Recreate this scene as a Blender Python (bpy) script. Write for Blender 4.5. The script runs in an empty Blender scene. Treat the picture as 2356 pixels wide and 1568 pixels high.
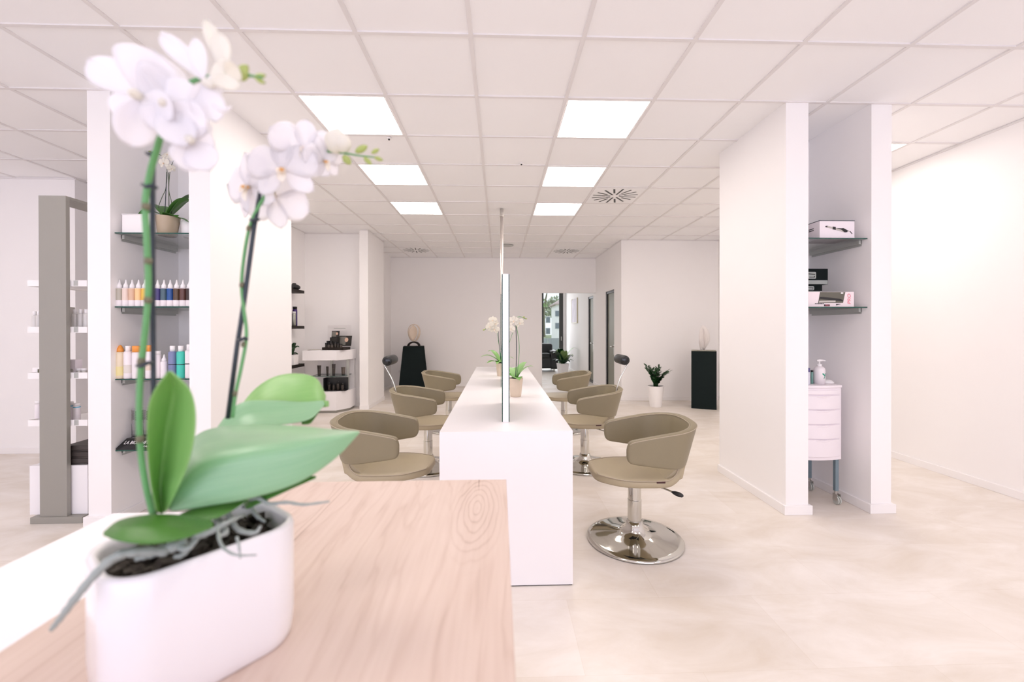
import bpy, bmesh, math, random
from mathutils import Vector, Matrix, Euler
random.seed(7)
C = bpy.context.scene.collection
PI = math.pi
def rad(a): return math.radians(a)

# ------------------------------------------------------------------ camera
CAMZ, CEIL = 1.338, 2.941
YAW, PITCH, ROLL, FPX, PX0, PY0 = rad(1.994), rad(-0.17), rad(-0.068), 983.7, 1182.65, 756.28
_f = Vector((math.sin(YAW)*math.cos(PITCH), math.cos(YAW)*math.cos(PITCH), math.sin(PITCH)))
_r0 = Vector((math.cos(YAW), -math.sin(YAW), 0)); _u0 = _r0.cross(_f)
_r = math.cos(ROLL)*_r0 + math.sin(ROLL)*_u0; _u = -math.sin(ROLL)*_r0 + math.cos(ROLL)*_u0
def at(px, py, x=None, y=None, z=None):
    """real point on a known plane of the room that the photograph shows at this pixel (only used to read positions off the photo)"""
    d = _f + _r*((px-PX0)/FPX) - _u*((py-PY0)/FPX)
    if y is not None: t = y/d.y
    elif z is not None: t = (z-CAMZ)/d.z
    else: t = x/d.x
    return d*t + Vector((0, 0, CAMZ))
cam_d = bpy.data.cameras.new('camera'); cam = bpy.data.objects.new('camera', cam_d); C.objects.link(cam)
M = Matrix((( _r.x, _u.x, -_f.x), (_r.y, _u.y, -_f.y), (_r.z, _u.z, -_f.z))).to_4x4()
M.translation = (0, 0, CAMZ); cam.matrix_world = M
cam_d.sensor_width = 36; cam_d.sensor_fit = 'HORIZONTAL'; cam_d.lens = 36*FPX/2356
cam_d.shift_x = (1178-PX0)/2356; cam_d.shift_y = (PY0-784)/2356
cam_d.clip_start = 0.05; cam_d.clip_end = 400
cam_d.dof.use_dof = True; cam_d.dof.focus_distance = 3.2; cam_d.dof.aperture_fstop = 3.4
bpy.context.scene.camera = cam

# ------------------------------------------------------------------ world, daylight, exposure
sc = bpy.context.scene
sc.view_settings.view_transform = 'Standard'; sc.view_settings.look = 'None'
sc.view_settings.gamma = 1.0; sc.view_settings.exposure = 0.11; sc.view_settings.use_curve_mapping = False
sc.cycles.diffuse_bounces = 8; sc.cycles.use_light_tree = False; sc.cycles.glossy_bounces = 4; sc.cycles.max_bounces = 10; sc.cycles.transparent_max_bounces = 20; sc.cycles.adaptive_threshold = 0.05; sc.cycles.caustics_reflective = False; sc.cycles.caustics_refractive = False
w = bpy.data.worlds.new('sky'); sc.world = w; w.use_nodes = True
bg = w.node_tree.nodes['Background']; bg.inputs[0].default_value = (0.86, 0.90, 1.0, 1); bg.inputs[1].default_value = 1.35
def area(name, loc, rot, sx, sy, power, col):
    l = bpy.data.lights.new(name, 'AREA'); l.shape = 'RECTANGLE'; l.size = sx; l.size_y = sy; l.energy = power; l.color = col
    o = bpy.data.objects.new(name, l); C.objects.link(o); o.location = loc; o.rotation_euler = rot
    return o
DAY = (1.0, 0.94, 1.19)
area('daylight_shopfront', (-0.9, -3.85, 1.5), (rad(90), 0, 0), 9.0, 2.6, 108, DAY)      # the glazed street front behind the photographer
area('fill_light_left', (-6.85, -0.6, 1.5), (rad(90), 0, -PI/2), 5.0, 2.4, 8, DAY)  # added fill lamp in front of a solid wall, no window there
area('daylight_back_room', (0.9, 14.2, 1.3), (rad(90), 0, PI), 2.2, 2.4, 40, (0.97, 0.97, 1.0))
PANEL = 9.6
PANEL_COL = (1.0, 0.915, 0.86)

# ------------------------------------------------------------------ materials
def nt(name):
    m = bpy.data.materials.new(name); m.use_nodes = True
    return m, m.node_tree.nodes, m.node_tree.links, m.node_tree.nodes['Principled BSDF']
def mat(name, col, rough=0.6, metal=0.0, var=0.03, scale=8.0, spec=0.5, bump=0.0, bscale=80.0, trans=0.0, emit=None, coat=0.0, sheen=0.0):
    m, N, L, b = nt(name)
    tc = N.new('ShaderNodeTexCoord'); no = N.new('ShaderNodeTexNoise'); no.inputs['Scale'].default_value = scale; no.inputs['Detail'].default_value = 3
    L.new(tc.outputs['Object'], no.inputs['Vector'])
    mx = N.new('ShaderNodeMix'); mx.data_type = 'RGBA'
    mx.inputs[6].default_value = tuple(c*(1-var) for c in col)+(1,); mx.inputs[7].default_value = tuple(min(1, c*(1+var)) for c in col)+(1,)
    L.new(no.outputs['Fac'], mx.inputs[0]); L.new(mx.outputs[2], b.inputs['Base Color'])
    b.inputs['Roughness'].default_value = rough; b.inputs['Metallic'].default_value = metal
    b.inputs['Specular IOR Level'].default_value = spec
    if coat: b.inputs['Coat Weight'].default_value = coat; b.inputs['Coat Roughness'].default_value = 0.1
    if trans: b.inputs['Transmission Weight'].default_value = trans
    if emit:
        b.inputs['Emission Color'].default_value = tuple(emit[:3])+(1,); b.inputs['Emission Strength'].default_value = emit[3]
    if bump:
        n2 = N.new('ShaderNodeTexNoise'); n2.inputs['Scale'].default_value = bscale; L.new(tc.outputs['Object'], n2.inputs['Vector'])
        bp = N.new('ShaderNodeBump'); bp.inputs['Strength'].default_value = bump; bp.inputs['Distance'].default_value = 0.002
        L.new(n2.outputs['Fac'], bp.inputs['Height']); L.new(bp.outputs['Normal'], b.inputs['Normal'])
    return m
def glassy(name, col, refl=0.08, tint=1.0, rough=0.0):
    """clear sheet: mostly lets light through, a little mirror-like reflection"""
    m, N, L, b = nt(name); N.remove(b)
    out = [n for n in N if n.type == 'OUTPUT_MATERIAL'][0]
    t = N.new('ShaderNodeBsdfTransparent'); t.inputs[0].default_value = tuple(col)+(1,)
    g = N.new('ShaderNodeBsdfGlossy'); g.inputs['Roughness'].default_value = rough
    fr = N.new('ShaderNodeFresnel'); fr.inputs[0].default_value = 1.45
    mu = N.new('ShaderNodeMath'); mu.operation = 'MULTIPLY_ADD'; mu.inputs[1].default_value = 0.6; mu.inputs[2].default_value = refl*0.3
    L.new(fr.outputs[0], mu.inputs[0])
    mx = N.new('ShaderNodeMixShader'); L.new(mu.outputs[0], mx.inputs[0]); L.new(t.outputs[0], mx.inputs[1]); L.new(g.outputs[0], mx.inputs[2])
    L.new(mx.outputs[0], out.inputs[0])
    return m
def petalmat(name, col, tcol, f=0.35, rough=0.5):
    m, N, L, b = nt(name); out = [n for n in N if n.type == 'OUTPUT_MATERIAL'][0]
    tc = N.new('ShaderNodeTexCoord'); no = N.new('ShaderNodeTexNoise'); no.inputs['Scale'].default_value = 40
    L.new(tc.outputs['Object'], no.inputs['Vector'])
    mx = N.new('ShaderNodeMix'); mx.data_type = 'RGBA'; mx.inputs[6].default_value = tuple(c*.96 for c in col)+(1,); mx.inputs[7].default_value = tuple(col)+(1,)
    L.new(no.outputs['Fac'], mx.inputs[0]); L.new(mx.outputs[2], b.inputs['Base Color']); b.inputs['Roughness'].default_value = rough
    b.inputs['Specular IOR Level'].default_value = 0.3
    t = N.new('ShaderNodeBsdfTranslucent'); t.inputs[0].default_value = tuple(tcol)+(1,)
    ms = N.new('ShaderNodeMixShader'); ms.inputs[0].default_value = f
    L.new(b.outputs[0], ms.inputs[1]); L.new(t.outputs[0], ms.inputs[2]); L.new(ms.outputs[0], out.inputs[0])
    return m
WALL = mat('wall_paint', (0.925, 0.907, 0.90), 0.85, var=0.008, scale=2, spec=0.2, bump=0.06, bscale=140)
TRIM = mat('white_trim', (0.91, 0.89, 0.885), 0.5, var=0.01)
WHITE = mat('white_lacquer', (0.88, 0.86, 0.875), 0.30, var=0.006, spec=0.4)
WHITEP = mat('white_plastic', (0.90, 0.88, 0.88), 0.35, var=0.01)
TILE = mat('ceiling_tile', (0.935, 0.928, 0.932), 0.9, var=0.012, scale=1.1, spec=0.1, bump=0.08, bscale=220)
TBAR = mat('ceiling_bar', (0.80, 0.775, 0.77), 0.6, var=0.02, spec=0.2)
LITE = mat('lit_diffuser', (0.9, 0.9, 0.9), 0.5, emit=PANEL_COL+(PANEL,))
CHROME = mat('polished_chrome', (0.64, 0.63, 0.585), 0.07, metal=1.0, var=0.01)
STEEL = mat('brushed_steel', (0.55, 0.53, 0.50), 0.32, metal=0.9, var=0.03)
ALU = mat('satin_aluminium', (0.52, 0.53, 0.50), 0.45, metal=0.5, var=0.03)
GREYM = mat('grey_metallic_paint', (0.335, 0.325, 0.29), 0.5, metal=0.25, var=0.04, scale=300)
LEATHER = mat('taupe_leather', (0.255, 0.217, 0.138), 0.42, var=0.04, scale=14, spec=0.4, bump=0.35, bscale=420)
LEATHER_LIT = mat('taupe_leather_lit', (0.42, 0.355, 0.238), 0.42, var=0.04, scale=14, spec=0.4, bump=0.3, bscale=420)  # same leather as the shell, colour lightened for the light the seat catches
PIPING = mat('leather_piping', (0.44, 0.37, 0.275), 0.5, var=0.02)
BLACK = mat('black_plastic', (0.012, 0.012, 0.013), 0.4, var=0.1)
BLACKG = mat('black_gloss', (0.01, 0.01, 0.011), 0.15, var=0.1)
BLEATHER = mat('black_leather', (0.012, 0.013, 0.013), 0.42, var=0.2, bump=0.3, bscale=60)
ANTHR = mat('anthracite_board', (0.009, 0.015, 0.015), 0.7, var=0.1, spec=0.12)
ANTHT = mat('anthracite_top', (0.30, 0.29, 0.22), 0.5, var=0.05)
DBROWN = mat('dark_brown_board', (0.020, 0.014, 0.011), 0.6, var=0.12, spec=0.25)
DKFRAME = mat('dark_grey_frame', (0.045, 0.045, 0.042), 0.45, var=0.05)
GLASS = glassy('clear_glass', (0.965, 0.985, 0.975))
GEDGE = mat('green_glass_edge', (0.01, 0.075, 0.055), 0.2, var=0.05)
MIRROR = mat('mirror_glass', (0.80, 0.90, 0.86), 0.02, metal=1.0, var=0.0)
ACRYL = glassy('clear_acrylic', (0.985, 0.98, 0.98), 0.03)
PETAL = petalmat('orchid_petal', (0.97, 0.96, 0.97), (0.97, 0.95, 0.97), 0.5)
PETALC = petalmat('orchid_petal_cream', (0.93, 0.91, 0.85), (0.93, 0.90, 0.78), 0.35)
LIP = mat('orchid_lip', (0.90, 0.84, 0.74), 0.5, var=0.05)
LIPO = mat('orchid_lip_orange', (0.85, 0.50, 0.20), 0.5, var=0.1)
BUDG = petalmat('orchid_bud', (0.50, 0.58, 0.20), (0.6, 0.7, 0.25), 0.25)
STEMG = mat('green_stem', (0.12, 0.34, 0.12), 0.4, var=0.15, scale=30)
STEMD = mat('dark_stem', (0.05, 0.075, 0.03), 0.45, var=0.2, scale=40)
STAKE = mat('dark_plant_stake', (0.022, 0.032, 0.045), 0.4, var=0.1)
NODE = mat('brown_node', (0.16, 0.15, 0.09), 0.6, var=0.2)
BARK = mat('bark_chips', (0.035, 0.026, 0.018), 0.8, var=0.4, scale=60)
ROOT = mat('grey_root', (0.33, 0.37, 0.35), 0.6, var=0.2, scale=60)
CERAM = mat('white_ceramic', (0.85, 0.83, 0.85), 0.22, var=0.004, coat=0.4)
BEIGEP = mat('beige_glazed_pot', (0.46, 0.37, 0.26), 0.25, var=0.1, scale=5, coat=0.5)
BEIGEP2 = mat('cream_pot', (0.66, 0.55, 0.43), 0.4, var=0.06, scale=5)
def leafmat(name, c1, c2, rough=0.38, f=0.18, coat=0.0):
    m, N, L, b = nt(name); out = [n for n in N if n.type == 'OUTPUT_MATERIAL'][0]
    uv = N.new('ShaderNodeTexCoord'); mp = N.new('ShaderNodeMapping'); mp.inputs['Scale'].default_value = (1.5, 26, 1)
    L.new(uv.outputs['UV'], mp.inputs[0]); no = N.new('ShaderNodeTexNoise'); no.inputs['Scale'].default_value = 1.6; no.inputs['Detail'].default_value = 4
    L.new(mp.outputs[0], no.inputs['Vector'])
    mx = N.new('ShaderNodeMix'); mx.data_type = 'RGBA'; mx.inputs[6].default_value = tuple(c1)+(1,); mx.inputs[7].default_value = tuple(c2)+(1,)
    L.new(no.outputs['Fac'], mx.inputs[0]); L.new(mx.outputs[2], b.inputs['Base Color'])
    b.inputs['Roughness'].default_value = rough; b.inputs['Specular IOR Level'].default_value = 0.6; b.inputs['Coat Weight'].default_value = coat; b.inputs['Coat Roughness'].default_value = 0.38
    bp = N.new('ShaderNodeBump'); bp.inputs['Strength'].default_value = 0.25; bp.inputs['Distance'].default_value = 0.001
    L.new(no.outputs['Fac'], bp.inputs['Height']); L.new(bp.outputs[0], b.inputs['Normal'])
    t = N.new('ShaderNodeBsdfTranslucent'); t.inputs[0].default_value = (c2[0]*1.3, c2[1]*1.4, c2[2]*0.7, 1)
    ms = N.new('ShaderNodeMixShader'); ms.inputs[0].default_value = f
    L.new(b.outputs[0], ms.inputs[1]); L.new(t.outputs[0], ms.inputs[2]); L.new(ms.outputs[0], out.inputs[0])
    return m
LEAFA = leafmat('orchid_leaf', (0.17, 0.42, 0.11), (0.35, 0.60, 0.20), 0.42, .18, .4)
LEAFB = leafmat('orchid_leaf_bluish', (0.15, 0.41, 0.20), (0.38, 0.61, 0.36), 0.45, .18, 1.0)
LEAFD = leafmat('orchid_leaf_dark', (0.05, 0.17, 0.025), (0.11, 0.30, 0.05), 0.36)
LEAFZ = leafmat('dark_glossy_leaf', (0.006, 0.035, 0.008), (0.015, 0.075, 0.018), 0.3, 0.08)
LEAFC = leafmat('striped_leaf', (0.05, 0.16, 0.03), (0.42, 0.55, 0.22), 0.4, 0.1)

def floormat():
    m, N, L, b = nt('vinyl_stone_floor')
    tc = N.new('ShaderNodeTexCoord'); mp = N.new('ShaderNodeMapping'); mp.inputs['Rotation'].default_value = (0, 0, 0); mp.inputs['Location'].default_value = (0.13, 0.21, 0)
    L.new(tc.outputs['Object'], mp.inputs[0])
    br = N.new('ShaderNodeTexBrick'); br.offset = 0.5; br.inputs['Scale'].default_value = 1.0
    br.inputs['Brick Width'].default_value = 0.92; br.inputs['Row Height'].default_value = 0.46; br.inputs['Mortar Size'].default_value = 0.0012
    br.inputs['Mortar Smooth'].default_value = 0.3; br.inputs['Bias'].default_value = 0.0
    br.inputs['Color1'].default_value = (0.38, 0.38, 0.38, 1); br.inputs['Color2'].default_value = (0.64, 0.64, 0.64, 1); br.inputs['Mortar'].default_value = (0.12, 0.12, 0.12, 1)
    L.new(mp.outputs[0], br.inputs['Vector'])
    n1 = N.new('ShaderNodeTexNoise'); n1.inputs['Scale'].default_value = 2.2; n1.inputs['Detail'].default_value = 7; n1.inputs['Roughness'].default_value = 0.62; n1.inputs['Distortion'].default_value = 0.6
    mp2 = N.new('ShaderNodeMapping'); mp2.inputs['Scale'].default_value = (0.8, 1.6, 1); L.new(tc.outputs['Object'], mp2.inputs[0]); L.new(mp2.outputs[0], n1.inputs['Vector'])
    ad = N.new('ShaderNodeMath'); ad.operation = 'MULTIPLY_ADD'; ad.inputs[1].default_value = 0.42; L.new(br.outputs['Color'], ad.inputs[0]); L.new(n1.outputs['Fac'], ad.inputs[2])
    cr = N.new('ShaderNodeValToRGB'); cr.color_ramp.elements[0].position = 0.42; cr.color_ramp.elements[1].position = 1.0
    cr.color_ramp.elements[0].color = (0.66, 0.585, 0.49, 1); cr.color_ramp.elements[1].color = (0.89, 0.85, 0.815, 1)
    L.new(ad.outputs[0], cr.inputs[0]); L.new(cr.outputs[0], b.inputs['Base Color'])
    b.inputs['Roughness'].default_value = 0.42; b.inputs['Specular IOR Level'].default_value = 0.45
    return m
FLOORM = floormat()
def woodmat():
    m, N, L, b = nt('light_oak_top')
    tc = N.new('ShaderNodeTexCoord'); sp = N.new('ShaderNodeSeparateXYZ'); L.new(tc.outputs['Object'], sp.inputs[0])
    def math_(op, a, bb=None, c=None):
        n = N.new('ShaderNodeMath'); n.operation = op
        for i, v in enumerate((a, bb, c)):
            if v is None: continue
            if isinstance(v, (int, float)): n.inputs[i].default_value = v
            else: L.new(v, n.inputs[i])
        return n.outputs[0]
    mp = N.new('ShaderNodeMapping'); mp.inputs['Scale'].default_value = (6, 1.0, 1); L.new(tc.outputs['Object'], mp.inputs[0])
    n1 = N.new('ShaderNodeTexNoise'); n1.inputs['Scale'].default_value = 2.0; n1.inputs['Detail'].default_value = 3; n1.inputs['Distortion'].default_value = 0.8; L.new(mp.outputs[0], n1.inputs['Vector'])
    mpf = N.new('ShaderNodeMapping'); mpf.inputs['Scale'].default_value = (55, 2.2, 1); L.new(tc.outputs['Object'], mpf.inputs[0])
    n2 = N.new('ShaderNodeTexNoise'); n2.inputs['Scale'].default_value = 2.5; n2.inputs['Detail'].default_value = 5; L.new(mpf.outputs[0], n2.inputs['Vector'])
    # cathedral knot near the right-hand far corner of the top (object origin sits in that corner)
    dx = math_('MULTIPLY', math_('ADD', sp.outputs[0], 0.058), 1.0); dy = math_('MULTIPLY', math_('ADD', sp.outputs[1], 0.155), 0.25)
    r2 = math_('SQRT', math_('ADD', math_('MULTIPLY', dx, dx), math_('MULTIPLY', dy, dy)))
    rr = math_('ADD', r2, math_('MULTIPLY', n1.outputs['Fac'], 0.040))
    rings = math_('SINE', math_('MULTIPLY', rr, 760))
    fall = math_('SUBTRACT', 1.0, math_('MULTIPLY', r2, 17)); fall = math_('MAXIMUM', fall, 0.0)
    ringv = math_('MULTIPLY', math_('POWER', math_('ADD', math_('MULTIPLY', rings, 0.5), 0.5), 4), math_('MINIMUM', math_('MULTIPLY', fall, 2.5), 1.0))
    lines = math_('SINE', math_('ADD', math_('MULTIPLY', sp.outputs[0], 130), math_('MULTIPLY', n1.outputs['Fac'], 26)))
    linev = math_('POWER', math_('ADD', math_('MULTIPLY', lines, 0.5), 0.5), 7)
    linev = math_('MULTIPLY', linev, math_('SUBTRACT', 1.0, math_('MINIMUM', math_('MULTIPLY', fall, 2.5), 1.0)))
    s = math_('ADD', math_('MULTIPLY', ringv, 0.26), math_('MULTIPLY', linev, 0.17))
    s = math_('ADD', s, math_('MULTIPLY', n2.outputs['Fac'], 0.42)); s = math_('ADD', s, math_('MULTIPLY', n1.outputs['Fac'], 0.38))
    # two long cracks in the veneer
    def crack(x0, y0, wd, amp):
        o = math_('SUBTRACT', n1.outputs['Fac'], 0.5); d = math_('ABSOLUTE', math_('ADD', math_('ADD', sp.outputs[0], x0), math_('MULTIPLY', o, 0.02)))
        a = math_('MAXIMUM', math_('SUBTRACT', 1.0, math_('DIVIDE', d, wd)), 0.0)
        f = math_('MINIMUM', math_('MAXIMUM', math_('MULTIPLY', math_('ADD', sp.outputs[1], y0), 12.0), 0.0), 1.0)
        return math_('MULTIPLY', math_('MULTIPLY', a, f), amp)
    for c_ in ((0.0600, 0.085, 0.0022, 0.8), (0.352, 0.36, 0.0016, 0.4), (0.362, 0.30, 0.0014, 0.35)): s = math_('ADD', s, crack(*c_))
    cr = N.new('ShaderNodeValToRGB'); e = cr.color_ramp.elements
    e[0].position = 0.25; e[0].color = (0.68, 0.555, 0.485, 1); e[1].position = 0.98; e[1].color = (0.36, 0.255, 0.195, 1)
    k = cr.color_ramp.elements.new(0.55); k.color = (0.60, 0.47, 0.40, 1)
    L.new(s, cr.inputs[0]); L.new(cr.outputs[0], b.inputs['Base Color']); b.inputs['Roughness'].default_value = 0.5; b.inputs['Specular IOR Level'].default_value = 0.4
    return m
WOOD = woodmat()

# ------------------------------------------------------------------ mesh helpers
def obj(name, bm, m, parent=None, smooth=False, bevel=0.0, seg=2, subsurf=0, solid=0.0, loc=None, rot=None):
    me = bpy.data.meshes.new(name); bmesh.ops.recalc_face_normals(bm, faces=bm.faces); bm.to_mesh(me); bm.free()
    for mm in (m if isinstance(m, (list, tuple)) else [m]): me.materials.append(mm)
    o = bpy.data.objects.new(name, me); C.objects.link(o)
    if parent is not None: o.parent = parent
    if loc: o.location = loc
    if rot: o.rotation_euler = rot
    if smooth:
        for p in me.polygons: p.use_smooth = True
    if solid:
        s = o.modifiers.new('s', 'SOLIDIFY'); s.thickness = solid; s.offset = 0
    if bevel:
        b = o.modifiers.new('b', 'BEVEL'); b.width = bevel; b.segments = seg; b.limit_method = 'ANGLE'; b.angle_limit = rad(40)
        for p in me.polygons: p.use_smooth = True
        wn = o.modifiers.new('w', 'WEIGHTED_NORMAL'); wn.keep_sharp = False
    if subsurf:
        s = o.modifiers.new('ss', 'SUBSURF'); s.levels = subsurf; s.render_levels = subsurf
    return o
def B(): return bmesh.new()
def box(bm, x0, x1, y0, y1, z0, z1, mi=0):
    v = [bm.verts.new((x, y, z)) for z in (z0, z1) for y in (y0, y1) for x in (x0, x1)]
    for q in ((0, 2, 3, 1), (4, 5, 7, 6), (0, 1, 5, 4), (2, 6, 7, 3), (0, 4, 6, 2), (1, 3, 7, 5)):
        f = bm.faces.new([v[i] for i in q]); f.material_index = mi
    return bm
def bx(*a, **k): return box(B(), *a, **k)
def rings(bm, rs, cap=True, closed=True, mi=0):
    vs = [[bm.verts.new(p) for p in r] for r in rs]; n = len(vs[0])
    for a, b2 in zip(vs, vs[1:]):
        for i in range(n if closed else n-1):
            f = bm.faces.new((a[i], a[(i+1) % n], b2[(i+1) % n], b2[i])); f.material_index = mi
    if cap and closed:
        f = bm.faces.new(list(reversed(vs[0]))); f.material_index = mi; f = bm.faces.new(vs[-1]); f.material_index = mi
    return vs
def lathe(bm, prof, n=32, c=(0, 0, 0), axis='z', mi=0, cap=True):
    rs = []
    for r, z in prof:
        ring = []
        for i in range(n):
            a = 2*PI*i/n; x, y = r*math.cos(a), r*math.sin(a)
            p = (x, y, z) if axis == 'z' else ((x, z, y) if axis == 'y' else (z, x, y))
            ring.append((c[0]+p[0], c[1]+p[1], c[2]+p[2]))
        rs.append(ring)
    rings(bm, rs, cap, True, mi); return bm
def tube(bm, pts, r, n=10, mi=0):
    pts = [Vector(p) for p in pts]; rr = r if isinstance(r, (list, tuple)) else [r]*len(pts)
    rs = []; up = None
    for i, p in enumerate(pts):
        d = (pts[min(i+1, len(pts)-1)]-pts[max(i-1, 0)]).normalized()
        if up is None:
            up = Vector((0, 0, 1)) if abs(d.z) < 0.9 else Vector((1, 0, 0))
        s = d.cross(up).normalized(); up = s.cross(d).normalized()
        rs.append([p+(s*math.cos(2*PI*k/n)+up*math.sin(2*PI*k/n))*rr[i] for k in range(n)])
    rings(bm, rs, True, True, mi); return bm
def catmull(pts, n=6):
    P = [Vector(p) for p in pts]; P = [P[0]*2-P[1]]+P+[P[-1]*2-P[-2]]; out = []
    for i in range(1, len(P)-2):
        for k in range(n):
            t = k/n; a, b2, c, d = P[i-1], P[i], P[i+1], P[i+2]
            out.append(0.5*((2*b2)+(c-a)*t+(2*a-5*b2+4*c-d)*t*t+(3*b2-a-3*c+d)*t**3))
    out.append(P[-2]); return out
def prism(bm, poly, z0, z1, mi=0):
    rings(bm, [[(x, y, z0) for x, y in poly], [(x, y, z1) for x, y in poly]], True, True, mi); return bm
def roundrect(hx, hy, r, n=6, cx=0, cy=0):
    out = []
    for sx, sy, a0 in ((1, 1, 0), (-1, 1, PI/2), (-1, -1, PI), (1, -1, 3*PI/2)):
        for k in range(n+1):
            a = a0+PI/2*k/n; out.append((cx+sx*(hx-r)+r*math.cos(a), cy+sy*(hy-r)+r*math.sin(a)))
    return out
def thing(name, label, cat, loc=(0, 0, 0), rz=0.0, group=None):
    o = bpy.data.objects.new(name, None); C.objects.link(o); o.empty_display_size = 0.05
    o.location = loc; o.rotation_euler = (0, 0, rz); o['label'] = label; o['category'] = cat
    if group: o['group'] = group
    return o
def tag(o, label, cat, group=None, kind=None):
    o['label'] = label; o['category'] = cat
    if group: o['group'] = group
    if kind: o['kind'] = kind
    return o
def struct(name, bm, m, parent=None, **k):
    o = obj(name, bm, m, parent, **k)
    if parent is None: o['kind'] = 'structure'
    return o
def copy_tree(o, loc=None, rz=None, label=None, parent=None):
    c = o.copy(); C.objects.link(c); c.parent = parent
    if loc is not None: c.location = loc
    if rz is not None: c.rotation_euler = (0, 0, rz)
    if label: c['label'] = label
    for ch in list(o.children): copy_tree(ch, parent=c)
    return c
def text(s, size, m, parent, loc, rot=(PI/2, 0, 0), name='lettering', shear=0.0, depth=0.0004, align='CENTER', width=None):
    cu = bpy.data.curves.new(name, 'FONT'); cu.body = s; cu.size = size; cu.align_x = align; cu.align_y = 'CENTER'; cu.extrude = depth; cu.shear = shear
    o = bpy.data.objects.new('tmp', cu); C.objects.link(o)
    dg = bpy.context.evaluated_depsgraph_get(); me = bpy.data.meshes.new_from_object(o.evaluated_get(dg)); bpy.data.objects.remove(o)
    me.materials.clear(); me.materials.append(m)
    t = bpy.data.objects.new(name, me); C.objects.link(t); t.parent = parent; t.location = loc; t.rotation_euler = rot
    if width:
        xs = [v.co.x for v in me.vertices]; t.scale.x = width/(max(xs)-min(xs))
    return t

# ------------------------------------------------------------------ the room shell
struct('floor', bx(-7, 4.6, -4.2, 14.6, -0.1, 0), FLOORM)
# ceiling: recessed tiles between T-bars on a 625 mm grid
GX0, GY0, G = -0.154, 2.362, 0.625
LIT = [(-2, 1), (-2, 3), (-2, 5), (1, 1), (1, 3), (1, 5), (5, 2)]
LIT_UNSEEN = [(-2, -3), (1, -3), (4, -3), (-6, -2), (-8, 0), (5, 4), (-5, 4)]  # extra unseen panels; those behind niche blocks added to brighten the back
VENTS = [(2, 4), (-3, 10), (2, 10)]
bm = B()
xs = [i for i in range(-11, 8)]; ys = [j for j in range(-11, 20)]
for i in xs:
    for j in ys:
        x0, y0 = GX0+i*G, GY0+j*G
        if (i, j) in LIT or (i, j) in LIT_UNSEEN: continue
        dz = random.choice([0.0, 0.0, 0.001, 0.002])
        v = [bm.verts.new(p) for p in ((x0+.01, y0+.01, CEIL+.007+dz), (x0+G-.01, y0+.01, CEIL+.007+random.choice([0, .0, .003])), (x0+G-.01, y0+G-.01, CEIL+.007+dz), (x0+.01, y0+G-.01, CEIL+.007+dz))]
        bm.faces.new(v)
for i in xs+[8]: box(bm, GX0+i*G-.012, GX0+i*G+.012, GY0-11*G, GY0+20*G, CEIL, CEIL+.02, 1)
for j in ys+[20]: box(bm, GX0-11*G, GX0+8*G, GY0+j*G-.0118, GY0+j*G+.0118, CEIL+.0003, CEIL+.02, 1)
box(bm, -7.1, 4.9, -4.6, 14.9, CEIL+.05, CEIL+.15)
ceil = struct('ceiling', bm, [TILE, TBAR])
H = CEIL+.03
struct('wall_right', bx(4.04, 4.16, -4, 7.85, 0, H), WALL)
struct('wall_back_right', bx(2.235, 4.16, 7.75, 7.87, 0, H), WALL)
# jog wall with the first glazed door, continuing through the back room
D1, D2 = (8.24, 8.92, 2.085), (10.09, 10.68, 2.10)
bm = B()
for a, b2 in ((7.87, D1[0]), (D1[1], D2[0]), (D2[1], 14.4)): box(bm, 2.235, 2.40, a, b2, 0, H)
for d in (D1, D2): box(bm, 2.235, 2.40, d[0], d[1], d[2], H)
struct('wall_inner_right', bm, WALL)
bm = B(); box(bm, -2.6, 0.985, 9.82, 9.97, 0, H); box(bm, 0.985, 2.235, 9.82, 9.97, 2.142, H)
struct('wall_back', bm, WALL)
struct('wall_inner_left', bx(-2.6, -2.46, 8.06, 9.82, 0, H), WALL)
struct('wall_pilaster', prism(B(), [(-2.29, 7.10), (-2.15, 7.10), (-2.15, 8.06), (-2.60, 8.06), (-2.60, 7.48), (-2.29, 7.48)], 0, H), WALL)
struct('wall_back_left', bx(-3.42, -2.29, 7.36, 7.48, 0, H), WALL)
struct('wall_side_left', bx(-3.42, -3.29, 4.35, 7.36, 0, H), WALL)
struct('wall_far_left', bx(-7, -4.54, 4.745, 7.5, 0, H), WALL)
struct('wall_left', bx(-7, -6.9, -4, 4.8, 0, H), WALL)
struct('wall_passage_left', bx(-4.6, -3.3, 7.40, 7.5, 0, H), WALL)
bm = B(); box(bm, -7, -5.6, -4.12, -4, 0, H); box(bm, 3.8, 4.16, -4.12, -4, 0, H); box(bm, -5.6, 3.8, -4.12, -4, 0, 0.12); box(bm, -5.6, 3.8, -4.12, -4, 2.84, H)
struct('wall_front', bm, WALL)
wf = struct('window_3', bx(-5.6, 3.8, -4.08, -4.03, 0.12, 0.18), DKFRAME)
bm = B(); box(bm, -5.6, 3.8, -4.08, -4.03, 2.78, 2.84)
for x in (-5.6, -3.72, -1.84, 0.04, 1.92, 3.74): box(bm, x, x+.06, -4.08, -4.03, .12, 2.84)
obj('window_frame', bm, DKFRAME, wf)
obj('window_pane', bx(-5.55, 3.75, -4.057, -4.053, 0.15, 2.80), GLASS, wf)
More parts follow.
